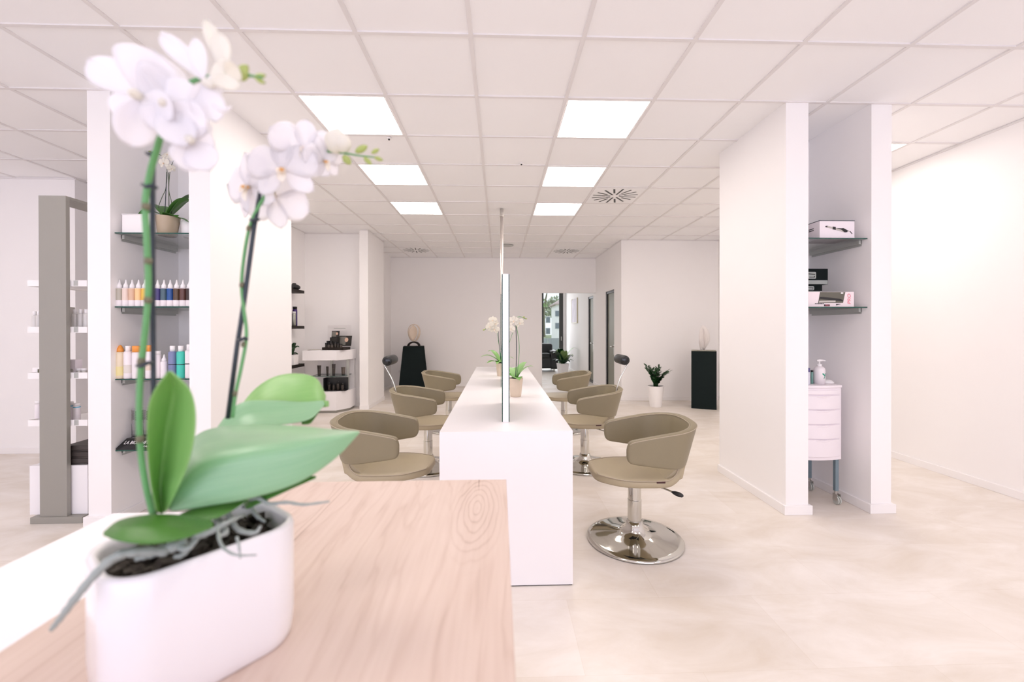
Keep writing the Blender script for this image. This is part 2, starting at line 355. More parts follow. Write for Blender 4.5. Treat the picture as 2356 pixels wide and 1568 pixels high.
# shelf-niche blocks left and right
def block(name, x0, x1, w0, w1, yf, yb, ybk):
    """two wings and a back wall around a niche open to the front"""
    bm = B(); prism(bm, [(x0, yf), (x0+w0, yf), (x0+w0, yb), (x1-w1, yb), (x1-w1, yf), (x1, yf), (x1, ybk), (x0, ybk)], 0, H)
    return struct(name, bm, WALL)
block('wall_niche_left', -2.780, -1.969, 0.150, 0.142, 2.99, 3.605, 4.13)
block('wall_niche_right', 2.050, 2.830, 0.165, 0.150, 2.99, 3.605, 3.91)
# baseboards
BH, BT = 0.066, 0.014
def bboard(name, segs):
    bm = B()
    for s in segs: box(bm, *s, 0, BH)
    return struct(name, bm, TRIM, bevel=0.003)
bboard('baseboard_right', [(4.04-BT, 4.04, -4, 7.75)])
bboard('baseboard_back_right', [(2.235, 4.03, 7.75-BT, 7.75)])
bboard('baseboard_inner_right', [(2.235-BT, 2.235, 7.75-BT, D1[0]-.03), (2.235-BT, 2.235, D1[1]+.03, D2[0]-.03), (2.235-BT, 2.235, D2[1]+.03, 14.2)])
bboard('baseboard_back', [(-2.46, 0.985, 9.82-BT, 9.82)])
bboard('baseboard_inner_left', [(-2.46, -2.46+BT, 8.06, 9.81)])
bboard('baseboard_pilaster', [(-2.29, -2.15+BT, 7.10-BT, 7.10), (-2.15, -2.15+BT, 7.10, 8.06)])
bboard('baseboard_back_left', [(-3.29, -2.29, 7.36-BT, 7.36)])
bboard('baseboard_far_left', [(-6.9, -4.54+BT, 4.745-BT, 4.745), (-4.54, -4.54+BT, 4.745, 7.4)])
def bb_block(name, x0, x1, w0, w1, yf, yb, ybk):
    t = 0.02
    return bboard(name, [(x0-t, x0+w0+t, yf-t, yf), (x1-w1-t, x1+t, yf-t, yf), (x0-t, x0, yf, ybk), (x1, x1+t, yf, ybk),
                         (x0+w0, x0+w0+t, yf, yb-t), (x1-w1-t, x1-w1, yf, yb-t), (x0+w0, x1-w1, yb-t, yb)])
bb_block('baseboard_niche_left', -2.780, -1.969, 0.150, 0.142, 2.99, 3.605, 4.13)
bb_block('baseboard_niche_right', 2.050, 2.830, 0.165, 0.150, 2.99, 3.605, 3.91)
# thin shadow-gap wall angles where the ceiling grid meets walls
bm = B()
for (x0, x1, y0, y1) in ((2.235, 4.04, 7.742, 7.75), (-2.46, 2.235, 9.812, 9.82), (4.032, 4.04, -4, 7.75), (-3.29, -2.29, 7.352, 7.36), (2.227, 2.235, 7.75, 9.82), (-2.15, -2.142, 7.1, 8.06), (-6.9, -4.54, 4.737, 4.745), (-4.54, -4.532, 4.745, 7.4), (-2.29, -2.15, 7.092, 7.10)):
    box(bm, x0, x1, y0, y1, CEIL-.012, CEIL+.001)
struct('trim_1', bm, TBAR)

# glazed doors in the inner right wall
def glazed_door(name, y0, y1, zt):
    d = struct(name, B() if False else bx(2.262, 2.30, y0, y0+.05, 0, zt), BLACK)
    bm = B(); box(bm, 2.25, 2.30, y1-.055, y1, 0, zt); box(bm, 2.25, 2.30, y0, y1, zt-.05, zt); box(bm, 2.25, 2.30, y0, y1, 0, .05)
    obj('door_frame', bm, BLACK, d)
    obj('door_glass', bx(2.275, 2.281, y0+.05, y1-.055, .05, zt-.05), mat('frosted_door_pane', (0.24, 0.245, 0.195), 0.5), d)
    bm = B(); tube(bm, [(2.275, y0+.12, .96), (2.225, y0+.12, .96), (2.222, y0+.13, .96), (2.222, y0+.24, .96)], .010); box(bm, 2.262, 2.272, y0+.09, y0+.15, .80, 1.0)
    obj('door_handle', bm, STEEL, d, smooth=False)
    return d
glazed_door('door_1', *D1); glazed_door('door_2', *D2)
struct('wall_cupboard_room', bx(3.2, 3.3, 7.87, 14.4, 0, H), mat('greige_wall', (0.45, 0.43, 0.35), 0.8))
# back room: side wall left, end wall with window, picture
struct('wall_room_left', bx(-0.9, -0.8, 9.97, 14.4, 0, H), WALL)
WY = 14.35
bm = B(); box(bm, -0.9, 0.4, WY, WY+.15, 0, H); box(bm, 2.16, 2.4, WY, WY+.15, 0, H); box(bm, .4, 2.16, WY, WY+.15, 2.66, H)
struct('wall_room_end', bm, WALL)
w1 = struct('window_1', bx(0.4, 2.16, WY+.03, WY+.09, 0, .07), DKFRAME)
bm = B(); box(bm, .4, 2.16, WY+.03, WY+.09, 2.59, 2.66)
for a, b2 in ((.40, .47), (1.405, 1.50), (2.03, 2.16)): box(bm, a, b2, WY+.02, WY+.09, 0, 2.66)
obj('window_frame', bm, DKFRAME, w1)
obj('window_pane', bx(.47, 2.03, WY+.055, WY+.061, .07, 2.59), GLASS, w1)
bm = B(); tube(bm, [(2.09, WY+.02, 1.03), (2.09, WY-.03, 1.03), (2.09, WY-.035, 1.01), (2.09, WY-.035, .90)], .010)
obj('window_handle', bm, CHROME, w1)
pc = thing('wall_picture', 'pale framed picture hanging on the white wall of the room beyond the doorway', 'picture', (2.233, 12.5, 1.83))
obj('picture_canvas', bx(-.028, 0, -.42, .42, -.34, .34), mat('pale_print', (0.70, 0.66, 0.74), 0.7, var=0.25, scale=4), pc, bevel=.003)
obj('picture_frame', box(box(bx(-.034, 0, -.44, -.42, -.36, .36), -.034, 0, .42, .44, -.36, .36), -.034, 0, -.42, .42, -.36, -.34), mat('pale_gold_frame', (0.6, 0.55, 0.40), 0.4), pc)

# ------------------------------------------------------------------ outside, seen through the far window
struct('ground', bx(-60, 80, 15.0, 160, -1.6, -1.4), mat('grass_verge', (0.30, 0.36, 0.20), 0.9, var=0.3, scale=0.6))
bo = thing('apartment_building', 'pale three storey building outside, beyond the window of the far room', 'building', (19, 96, -1.4))
obj('facade', bx(-6, 10, 0, 10, 0, 7.9), mat('pale_render', (0.95, 0.93, 0.95), 0.9), bo)
bm = B(); prism(bm, [(-6.6, -.6), (10.6, -.6), (10.6, 10.6), (-6.6, 10.6)], 7.9, 8.15); rings(bm, [[(-6.6, -.6, 8.15), (10.6, -.6, 8.15), (10.6, 10.6, 8.15), (-6.6, 10.6, 8.15)], [(-3, 3.5, 10.4), (7, 3.5, 10.4), (7, 6, 10.4), (-3, 6, 10.4)]])
obj('roof', bm, mat('roof_tiles', (0.50, 0.40, 0.38), 0.8, var=0.2), bo)
WINM = mat('dim_window', (0.16, 0.20, 0.24), 0.15)
for (px, py) in ((1282, 721), (1261, 735), (1282, 749), (1261, 761)):
    p = at(px, py, y=95.9)
    f = obj('window', bx(p.x-19-.55, p.x-19+.55, -.08, 0, p.z+1.4-.75, p.z+1.4+.75), mat('window_surround', (.7, .7, .72), .6), bo)
    obj('window_pane', bx(p.x-19-.4, p.x-19+.4, -.12, -.081, p.z+1.4-.6, p.z+1.4+.6), WINM, f)
fe = thing('grey_fence', 'grey panel fence outside below the pale building', 'fence', (5.2, 34, -1.4))
for k in range(6): obj('fence_panel', bx(k*.9-2.2, k*.9-1.33, 0, .05, 0.05, 1.9), mat('fence_grey', (0.36, 0.38, 0.40), 0.6), fe)
obj('fence_rail', bx(-2.25, 3.2, .05, .1, .3, .4), GREYM, fe)
def leaf_cloud(bm, c, r, n, s):
    for k in range(n):
        d = Vector((random.gauss(0, 1), random.gauss(0, 1), random.gauss(0, 1))).normalized()*r*random.random()**.4
        p = Vector(c)+Vector((d.x, d.y, d.z*.8)); e = Euler((random.random()*6, random.random()*6, random.random()*6)).to_matrix()
        q = [e @ Vector(v)*s for v in ((-.5, 0, 0), (0, -.3, .05), (.5, 0, 0), (0, .3, .05))]
        bm.faces.new([bm.verts.new(p+v) for v in q])
t1 = thing('street_tree', 'leafy tree branch outside the window of the far room', 'tree', (2.95, 26, -1.4))
obj('trunk', tube(B(), [(-.4, 0, 0), (-.35, 0, 2), (-.2, .1, 4), (0, 0, 5)], [.12, .1, .08, .03]), NODE, t1)
bm = B(); leaf_cloud(bm, (-.55, 0, 4.2), .6, 90, .16); leaf_cloud(bm, (-.75, 0, 3.3), .55, 70, .13)
obj('foliage', bm, LEAFA, t1)
t2 = thing('distant_trees', 'hazy green treetops rising behind the pale building outside', 'trees', (22, 125, -1.4)); t2['kind'] = 'stuff'
bm = B()
for k in range(9): leaf_cloud(bm, (-16+k*3.6, random.uniform(-2, 2), 9+random.uniform(-1, 2.2)), 3.6, 260, 1.1)
for k in range(9): obj('trunk', tube(B(), [(-16+k*3.6, 0, 0), (-16+k*3.6, 0, 8)], [.4, .2]), NODE, t2)
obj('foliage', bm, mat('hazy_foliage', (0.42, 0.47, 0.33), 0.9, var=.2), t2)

# ------------------------------------------------------------------ ceiling fittings
LP = {(-2, 1): 'nearest ceiling light panel of the left row', (-2, 3): 'middle ceiling light panel of the left row', (-2, 5): 'farthest ceiling light panel of the left row',
      (1, 1): 'nearest ceiling light panel of the right row', (1, 3): 'middle ceiling light panel of the right row', (1, 5): 'farthest ceiling light panel of the right row, before the swirl vents',
      (5, 2): 'ceiling light panel by the right-hand wall, half hidden by the niche pillar'}
proto = None
for (i, j) in LIT+LIT_UNSEEN:
    x, y = GX0+(i+.5)*G, GY0+(j+.5)*G
    lab = 'square white lit ' + LP.get((i, j), 'ceiling light panel added unseen behind a niche block' if j == 4 else 'extra unseen ceiling light panel above the reception area')
    if proto is None:
        proto = thing('ceiling_light', lab, 'ceiling light', (x, y, CEIL), 0, 'square ceiling light panels')
        h = G/2-.014
        bm = B(); box(bm, -h, h, -h, -h+.008, 0, .012); box(bm, -h, h, h-.008, h, 0, .012); box(bm, -h, -h+.008, -h, h, 0, .012); box(bm, h-.008, h, -h, h, 0, .012)
        obj('frame', bm, TRIM, proto)
        obj('diffuser', bx(-h+.008, h-.008, -h+.008, h-.008, .002, .010), LITE, proto)
    else: copy_tree(proto, (x, y, CEIL), None, lab)
vp = None
VL = {(2, 4): 'black slotted swirl air vent, largest one, beside the farthest right light panel', (-3, 10): 'small distant swirl air vent at the left end of the ceiling by the back wall', (2, 10): 'small distant swirl air vent on the ceiling before the open doorway'}
for (i, j) in VENTS:
    x, y = GX0+(i+.5)*G, GY0+(j+.5)*G
    if vp is None:
        vp = thing('air_vent', VL[(i, j)], 'vent', (x, y, CEIL), 0, 'swirl ceiling air vents')
        obj('vent_plate', bx(-.298, .298, -.298, .298, -.001, .008), TILE, vp)
        bm = B()
        for k in range(16):
            a = 2*PI*k/16+.12; r0, r1 = (.055, .27) if k % 2 == 0 else (.115, .27)
            c, s = math.cos(a), math.sin(a); hw = .0095
            bm.faces.new([bm.verts.new((c*r-s*w_, s*r+c*w_, -.0025)) for r, w_ in ((r0, -hw), (r1, -hw), (r1, hw), (r0, hw))])
        sl = obj('slot', bm, BLACK, vp)
        bm = B()
        for k in range(16):
            a = 2*PI*k/16+.12; r0, r1 = (.055, .27) if k % 2 == 0 else (.115, .27)
            c, s = math.cos(a), math.sin(a); hw = .0125
            rings(bm, [[(c*r-s*w_, s*r+c*w_, z) for r, w_ in ((r0, -hw), (r1+.003, -hw), (r1+.003, hw), (r0, hw))] for z in (-.0018, 0)])
        obj('slot_rim', bm, ALU, vp)
    else: copy_tree(vp, (x, y, CEIL), None, VL[(i, j)])
sp_ = thing('ceiling_speaker', 'round flat grey ceiling speaker near the back wall', 'speaker', (.158, 8.36, CEIL))
obj('speaker_grille', lathe(B(), [(.125, 0), (.125, -.006), (.11, -.010), (0.001, -.010)], 28), ALU, sp_)
for k, (x, y, l) in enumerate(((-.93, 3.66, 'tiny dark sprinkler head beside the nearest left light panel'), (.22, 4.18, 'tiny dark sprinkler head in the middle of the ceiling'))):
    s = thing('sprinkler_head', l, 'sprinkler', (x, y, CEIL)); obj('rosette', lathe(B(), [(.022, .004), (.022, -.002), (.010, -.005)], 14), TRIM, s); obj('nozzle', lathe(B(), [(.006, -.004), (.009, -.012), (.004, -.016)], 10), BLACK, s)

# ------------------------------------------------------------------ styling island with mirrors
IX0, IX1, IY0, IY1, IZ = -.307, .381, 2.205, 5.84, .803
isl = thing('styling_island', 'long white styling counter down the middle between the taupe chairs', 'styling counter', ((IX0+IX1)/2, IY0, 0))
hw, LN = (IX1-IX0)/2, IY1-IY0
obj('worktop', bx(-hw, hw, 0, LN, IZ-.06, IZ), WHITE, isl)
obj('end_panel', bx(-hw, hw, 0, .05, .006, IZ-.06), WHITE, isl)
obj('end_panel', bx(-hw, hw, LN-.05, LN, .006, IZ-.06), WHITE, isl)
obj('centre_panel', bx(-.03, .03, .05, LN-.05, 0.006, IZ-.0605), WHITE, isl)
obj('plinth', bx(-hw+.004, hw-.004, .004, .046, 0, .006), BLACK, isl)
MX = .037
mir = None
for k, (y0, l) in enumerate(((2.42, 'narrow white upright styling mirror standing on the near end of the island'), (3.84, 'second styling mirror on the island, hidden behind the near one'), (5.14, 'third styling mirror on the island, farthest from the near end'))):
    if mir is None:
        mir = thing('styling_mirror', l, 'mirror', (MX, y0, IZ), 0, 'double sided mirrors on the island')
        obj('core', bx(-.0165, .0165, 0, .62, 0, .84), WHITE, mir, bevel=.001)
        for s in (-1, 1):
            mm = obj('mirror_pane', bx(min(s*.0165, s*.0215), max(s*.0165, s*.0215), .002, .618, 0.002, .838), [MIRROR, GEDGE], mir)
            for p in mm.data.polygons: p.material_index = 0 if abs(p.normal.x) > .9 else 1
    else: copy_tree(mir, (MX, y0, IZ), None, l)
po = thing('ceiling_post', 'slim steel post rising from the far end of the island to the ceiling', 'post', (MX, 5.80, IZ))
obj('pole', lathe(B(), [(.022, .004), (.022, CEIL-IZ-.02)], 20), mat('pale_steel', (0.74, 0.68, 0.64), 0.3, metal=.6), po, smooth=True)
obj('flange', lathe(B(), [(.034, 0), (.034, .006), (.022, .008)], 20), STEEL, po)
obj('collar', lathe(B(), [(.024, CEIL-IZ-.10), (.025, CEIL-IZ-.10), (.025, CEIL-IZ)], 20), STEEL, po)

# ------------------------------------------------------------------ styling chairs (front towards -Y in chair space)
def shell_ring(s, h0, h1, prm):
    """one cross-section of the wrap-round back. s = plan angle parameter -1..1, from one arm tip round the back to the other"""
    pass
def chair_shell():
    bm = B(); NS, T = 56, .021
    # plan curve at mid height: arms run forward from a rounded back
    def plan(u, top):
        hwid = .249+.028*top; back = .256+.064*top; front = -.125-.012*top; rc = .178
        la = back-rc-front; arc = rc*PI/2; mid = 2*(hwid-rc); tot = 2*la+2*arc+mid; d = u*tot
        if d < la: return Vector((-hwid, front+d, 0)), Vector((-1, 0, 0))
        d -= la
        if d < arc:
            a = d/rc; return Vector((-hwid+rc-rc*math.cos(a), back-rc+rc*math.sin(a), 0)), Vector((-math.cos(a), math.sin(a), 0))
        d -= arc
        if d < mid: return Vector((-hwid+rc+d, back, 0)), Vector((0, 1, 0))
        d -= mid
        if d < arc:
            a = d/rc; return Vector((hwid-rc+rc*math.sin(a), back-rc+rc*math.cos(a), 0)), Vector((math.sin(a), math.cos(a), 0))
        d -= arc
        return Vector((hwid, back-rc-d, 0)), Vector((1, 0, 0))
    rs = []
    for k in range(NS+1):
        u = k/NS
        u = .5-.5*math.cos(PI*u)*.35-.65*(.5-u)  # denser near the tips
        e = abs(2*u-1)                      # 1 at tips, 0 at back
        top = .775-.085*e**1.5; bot = .498+.062*e**1.6
        # rounded tips
        tip = max(0, (e-.93)/.07); sh = 1-math.sqrt(max(0, 1-tip**2.4))
        top -= .046*sh; bot += .026*sh
        ring = []; n = 6
        prof = []
        for q in range(n+1):                # outer side up
            prof.append((q/n, 1))
        th = T*(1-.45*sh)
        H_ = top-bot
        pts = []
        for q in range(7): pts.append((bot+.012+(H_-.024)*q/6, th, 0))
        for q in range(1, 6): a = PI*q/6; pts.append((top-.012+.012*math.sin(a), th*math.cos(a), 0))
        for q in range(7): pts.append((top-.012-(H_-.024)*q/6, -th, 0))
        for q in range(1, 6): a = PI*q/6; pts.append((bot+.012-.012*math.sin(a), -th*math.cos(a), 0))
        for z, off, _ in pts:
            tt = (z-.5)/.27; p, nn = plan(u, max(-.2, min(1.1, tt))); p = p+nn*off; ring.append((p.x, p.y, z))
        rs.append(ring)
    rings(bm, rs); return bm, rs
def make_chair(label, lever_side=1, headrest=False, tag_side=None):
    t = thing('styling_chair', label, 'chair', (0, 0, 0), 0, 'taupe hydraulic styling chairs round the island')
    prof = [(.290, 0), (.298, .004), (.298, .010), (.292, .016), (.26, .022), (.18, .031), (.11, .043), (.075, .060), (.057, .085), (.049, .12)]
    obj('base_plate', lathe(B(), prof, 64), CHROME, t, smooth=True)
    obj('column', lathe(B(), [(.043, .10), (.043, .255), (.0405, .257), (.0405, .40)], 32), CHROME, t, bevel=.001)
    # seat pad: swept side profile, front corners rounded in plan
    bm = B(); rs = []
    pr = catmull([(-.285, .437), (-.15, .430), (0, .428), (.09, .428), (.15, .436), (.198, .472), (.215, .535)], 6)
    pr = [Vector((p.x, p.y, 0)) for p in [Vector((a.x, a.y, 0)) for a in pr]]
    for k, p in enumerate(pr):
        a = pr[max(0, k-1)]; b2 = pr[min(len(pr)-1, k+1)]; d = (b2-a).normalized(); n = Vector((-d.y, d.x, 0))
        y = p.x; fr = max(0, (-.04-y)/.245)
        hwid = .236-.125*fr**2.0; th = .0235
        if k == 0: hwid -= .02; th *= .7
        if y > .12: hwid = .236-.03*min(1, (y-.12)/.08)
        ring = []
        for (sx, sn) in [(-1, -.8), (-.97, -1), (-.5, -1.05), (0, -1.05), (.5, -1.05), (.97, -1), (1, -.8), (1.0, .75), (.975, 1), (.6, 1.08), (0, 1.1), (-.6, 1.08), (-.975, 1), (-1.0, .75)]:
            q = p+n*th*sn; ring.append((sx*hwid, q.x, q.y))
        rs.append(ring)
    rings(bm, rs)
    s = obj('seat', bm, LEATHER_LIT, t, smooth=True, subsurf=1)
    pts = [Vector((rs[k][7][0]+.001, rs[k][7][1], rs[k][7][2]+.004)) for k in range(len(rs)-1, 0, -1)]+[Vector((rs[k][13][0]-.001, rs[k][13][1], rs[k][13][2]+.004)) for k in range(1, len(rs))]
    obj('piping', tube(B(), pts, .0028, 6), PIPING, s, smooth=True)
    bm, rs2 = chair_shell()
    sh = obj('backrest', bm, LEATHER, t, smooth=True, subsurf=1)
    i_o, i_i = 6, 12
    for idx, nm in ((i_o, 'outer_piping'), (i_i, 'inner_piping')):
        pts = [Vector(r[idx])+Vector((0, 0, .002)) for r in rs2[1:-1]]
        obj('piping', tube(B(), pts, .0024, 6), PIPING, sh, smooth=True)
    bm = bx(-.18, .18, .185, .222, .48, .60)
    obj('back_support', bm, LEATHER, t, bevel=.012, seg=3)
    bm = B(); rings(bm, [[(x, .108, .446), (x, .205, .532), (x, .240, .532), (x, .222, .452), (x, .190, .436)] for x in (-.205, .205)])
    obj('back_cushion', bm, LEATHER_LIT, t, bevel=.005)
    obj('mount_plate', bx(-.09, .09, -.09, .09, .392, .405), BLACK, t, bevel=.003)
    ts = tag_side or lever_side
    obj('maker_tag', bx(ts*.234-.004, ts*.234+.004, .055, .105, .437, .447), mat('dark_red_tag', (0.05, 0.012, 0.01), .5), t)
    s_ = lever_side
    lv = obj('pump_lever', tube(B(), catmull([(0, .03, .375), (s_*.08, .06, .385), (s_*.17, .12, .383), (s_*.225, .16, .378)], 5), .0055, 8), CHROME, t, smooth=True)
    obj('lever_grip', tube(B(), [(s_*.215, .152, .378), (s_*.23, .164, .377), (s_*.25, .18, .376), (s_*.265, .192, .375), (s_*.27, .196, .375)], [.006, .012, .014, .010, .003], 10), BLACK, lv, smooth=True)
    if headrest:
        hr = obj('headrest_roll', lathe(B(), [(.0, -.125), (.032, -.125), (.043, -.120), (.046, -.11), (.047, 0), (.046, .11), (.043, .120), (.032, .125), (0, .125)], 28, (0, .36, 1.028), 'x', cap=False), BLEATHER, t, smooth=True)
        obj('end_cap', lathe(B(), [(.03, -.128), (.033, -.126), (.030, .0), (.033, .126), (.03, .128)], 24, (0, .36, 1.028), 'x'), BLACKG, hr, smooth=True)
        obj('stalk', tube(B(), catmull([(s_*.10, .375, 1.0), (s_*.10, .385, .985), (s_*.10, .37, .955), (s_*.10, .315, .85), (s_*.10, .287, .76), (s_*.10, .262, .62)], 5), .006, 10), CHROME, hr, smooth=True)
    return t
R1 = make_chair('nearest taupe styling chair right of the white island, its chrome disc base in full view', 1)
R1.location = (.855, 2.675, 0); R1.rotation_euler = (0, 0, rad(-90))
R3 = copy_tree(R1, (.85, 5.58, 0), rad(-91), 'farthest taupe styling chair right of the island, in front of the open doorway')
L1 = make_chair('nearest taupe styling chair left of the island, partly behind the wooden counter', -1, False, 1)
L1.location = (-.715, 2.83, 0); L1.rotation_euler = (0, 0, rad(88))
L3 = make_chair('farthest taupe styling chair left of the island, before the black tapered pedestal', -1)
L3.location = (-.665, 5.68, 0); L3.rotation_euler = (0, 0, rad(88))
R2 = make_chair('middle taupe chair right of the island with a black neck roll on a stalk', 1, True)
R2.location = (.83, 4.12, 0); R2.rotation_euler = (0, 0, rad(-90))
L2 = make_chair('middle taupe chair left of the island with a black neck roll on a stalk', -1, True)
L2.location = (-.685, 4.14, 0); L2.rotation_euler = (0, 0, rad(89))

# ------------------------------------------------------------------ orchid parts
def petal_mesh(bm, Lg, Wd, cup=.2, ruffle=.03, back=.15, nu=9, nv=6, mi=0, M_=None, wpos=.55, ph=0.0):
    """a petal lying from the origin along +Y, facing +Z"""
    g = []
    for i in range(nu+1):
        u = i/nu; w_ = math.sin(PI*min(1, max(0, u))**(math.log(.5)/math.log(wpos)))
        w_ = max(w_, 0)**.62*Wd/2; w_ = max(w_, Wd*.05 if u < .5 else Wd*.02); row = []
        for j in range(nv+1):
            v = j/nv*2-1
            x = v*w_; y = Lg*u; z = cup*Wd*.5*(v*v)*math.sin(PI*u)*.6-back*Lg*u*u+ruffle*Lg*math.sin(5*v+3*u+ph)*u*abs(v)
            p = Vector((x, y, z)); row.append(bm.verts.new(M_ @ p if M_ else p))
        g.append(row)
    for i in range(nu):
        for j in range(nv):
            f = bm.faces.new((g[i][j], g[i][j+1], g[i+1][j+1], g[i+1][j])); f.material_index = mi
def make_flower(parent, p, normal, size, roll=0.0, m=PETAL, detail=True, openness=1.0, ph=0.0):
    z = Vector(normal).normalized(); up = Vector((0, 0, 1)) if abs(z.z) < .95 else Vector((0, 1, 0))
    x = up.cross(z).normalized(); y = z.cross(x)
    R_ = Matrix((x, y, z)).transposed().to_4x4() @ Matrix.Rotation(roll, 4, 'Z'); R_.translation = p
    bm = B(); s = size/2
    def pt(ang, L_, W_, tilt, **k):
        petal_mesh(bm, L_*s, W_*s, M_=R_ @ Matrix.Rotation(ang, 4, 'Z') @ Matrix.Rotation(tilt, 4, 'X') @ Matrix.Translation((0, .03*s, 0)), ph=ph+ang, **k)
    op = (1-openness)*1.2
    pt(0, .95, .62, op+.05, cup=.25); pt(rad(128), .92, .60, op+.0, cup=.2); pt(rad(-128), .92, .60, op+.0, cup=.2)
    pt(rad(66), 1.0, 1.02, op+.14, cup=-.15, wpos=.60, ruffle=.05); pt(rad(-66), 1.0, 1.02, op+.14, cup=-.15, wpos=.60, ruffle=.05)
    f = obj('flower', bm, m, parent, smooth=True, solid=.0006*max(1, size/.08))
    if detail:
        bm = B()
        for a, L_, W_, tl in ((rad(180), .42, .26, .5), (rad(140), .26, .22, 1.0), (rad(-140), .26, .22, 1.0)):
            petal_mesh(bm, L_*s, W_*s, M_=R_ @ Matrix.Translation((0, -.02*s, .05*s)) @ Matrix.Rotation(a, 4, 'Z') @ Matrix.Rotation(tl, 4, 'X'), nu=6, nv=4, cup=.8)
        lathe(bm, [(.001, .0), (.05*s, .03*s), (.06*s, .12*s), (.03*s, .2*s), (.001, .22*s)], 10, mi=1)
        bmesh.ops.transform(bm, matrix=R_ @ Matrix.Translation((0, -.02*s, .02*s)), verts=bm.verts[-50:])
        obj('lip', bm, [LIP, LIPO], f, smooth=True)
    return f
def bud(parent, p, d, L_, W_, m=BUDG, name='bud'):
    z = Vector(d).normalized(); q = z.to_track_quat('Z', 'Y').to_matrix().to_4x4(); q.translation = p
    bm = B(); lathe(bm, [(.001, 0), (W_*.3, L_*.08), (W_*.48, L_*.35), (W_*.5, L_*.55), (W_*.36, L_*.82), (W_*.12, L_*.97), (.001, L_)], 12)
    bmesh.ops.transform(bm, matrix=q, verts=bm.verts)
    return obj(name, bm, m, parent, smooth=True)
def leaf3(parent, e1, mid, e2, m, name='leaf', n=5, thick=.0016):
    """leaf surface through two edge lines and a midrib line (lists of 3D points)"""
    A, M3, Bq = catmull(e1, n), catmull(mid, n), catmull(e2, n)
    bm = B(); uvl = bm.loops.layers.uv.new('uv'); g = []; uvd = {}; N_ = len(A)
    for i in range(N_):
        row = []
        for j in range(9):
            v = j/8
            if v <= .5: s = v*2; p = A[i].lerp(M3[i], s); bl = math.sin(PI*s)*.03*(A[i]-M3[i]).length
            else: s = v*2-1; p = M3[i].lerp(Bq[i], s); bl = math.sin(PI*s)*.03*(Bq[i]-M3[i]).length
            nrm = (Bq[i]-A[i]).cross(M3[min(i+1, N_-1)]-M3[max(i-1, 0)])
            if nrm.length > 1e-9: p = p+nrm.normalized()*bl*(1 if nrm.z > 0 else -1)
            vt = bm.verts.new(p); row.append(vt); uvd[vt] = (v, i/(N_-1))
        g.append(row)
    for i in range(N_-1):
        for j in range(8):
            try: f = bm.faces.new((g[i][j], g[i][j+1], g[i+1][j+1], g[i+1][j]))
            except ValueError: continue
            for l in f.loops: l[uvl].uv = (uvd[l.vert][1], uvd[l.vert][0])
    return obj(name, bm, m, parent, smooth=True, solid=thick, subsurf=1)
def arch_leaf(parent, base, az, L_, W_, rise, droop, m, name='leaf', fold=.25, thick=.0015):
    """simple strap leaf: leaves the base at an azimuth, rises and droops"""
    c, s = math.cos(az), math.sin(az); e1, mid, e2 = [], [], []
    for k in range(7):
        u = k/6; r = L_*(u*.95); z = rise*L_*math.sin(u*PI*.5)-droop*L_*u*u
        w_ = W_*.5*max(.12 if k == 0 else .02, math.sin(PI*(.08+.92*u)**.8))
        if k == 6: w_ = W_*.02
        p = Vector(base)+Vector((c*r, s*r, z)); sd = Vector((-s, c, 0))*w_; up = Vector((0, 0, w_*fold))
        e1.append(p+sd+up); mid.append(p); e2.append(p-sd+up)
    return leaf3(parent, e1, mid, e2, m, name, 3, thick)
def small_orchid(label, loc, potr=.058, poth=.145, potm=BEIGEP2, azs=None, stems=None, flowers=None, leafm=LEAFA, LS=1.0):
    t = thing('potted_orchid', label, 'orchid', loc)
    pot = obj('pot', lathe(B(), [(.001, 0), (potr*.68, 0), (potr*.74, .008), (potr*.98, poth*.97), (potr, poth), (potr*.9, poth), (potr*.86, poth-.012), (.001, poth-.012)], 32), potm, t, smooth=True)
    obj('bark', lathe(B(), [(.001, poth-.011), (potr*.84, poth-.011), (potr*.8, poth-.003), (potr*.3, poth-.001), (.001, poth)], 14), BARK, t)
    for (az, L_, W_, ri, dr) in azs: arch_leaf(t, (0, 0, poth-.004), rad(az), L_*LS, W_*LS*1.6, ri, dr, leafm, fold=.2)
    for pts, r, m in stems: obj('stem' if m is not STAKE else 'stake', tube(B(), catmull(pts, 5), r, 8), m, t, smooth=True)
    for k, f in enumerate(flowers):
        if f[0] == 'b': bud(t, Vector(f[1]), f[2], f[3], f[3]*.7)
        else: make_flower(t, Vector(f[1]), f[2], f[3], f[4], PETALC, True, 1.0, k)
    return t
PT = .145
small_orchid('white orchid in a cream pot on the island, right of the near styling mirror', (.128, 3.32, IZ), azs=[(-20, .15, .055, .75, .1), (35, .12, .05, 1.1, .1), (-75, .10, .055, .25, .3), (160, .13, .055, .4, .3), (100, .14, .055, .8, .4)],
    stems=[([(0, 0, PT), (.006, 0, PT+.2), (.002, 0, PT+.40), (-.004, 0, PT+.43)], .0028, STAKE),
           ([(.008, 0, PT), (.022, 0, PT+.12), (.028, 0, PT+.25), (.012, 0, PT+.37), (-.004, 0, PT+.425), (-.03, 0, PT+.45), (.03, 0, PT+.475), (.075, 0, PT+.46)], .0022, STEMG),
           ([(.0, 0, PT+.42), (-.03, 0, PT+.33), (-.06, 0, PT+.24)], .0015, STEMG)],
    flowers=[('f', (-.015, -.02, PT+.44), (-.2, -1, 0), .085, 0), ('f', (.03, -.015, PT+.425), (.3, -1, -.1), .08, .4), ('f', (-.035, -.01, PT+.38), (-.5, -1, -.1), .07, -.3), ('b', (.055, 0, PT+.47), (1, 0, .2), .018), ('b', (.075, 0, PT+.462), (1, 0, -.3), .014)])
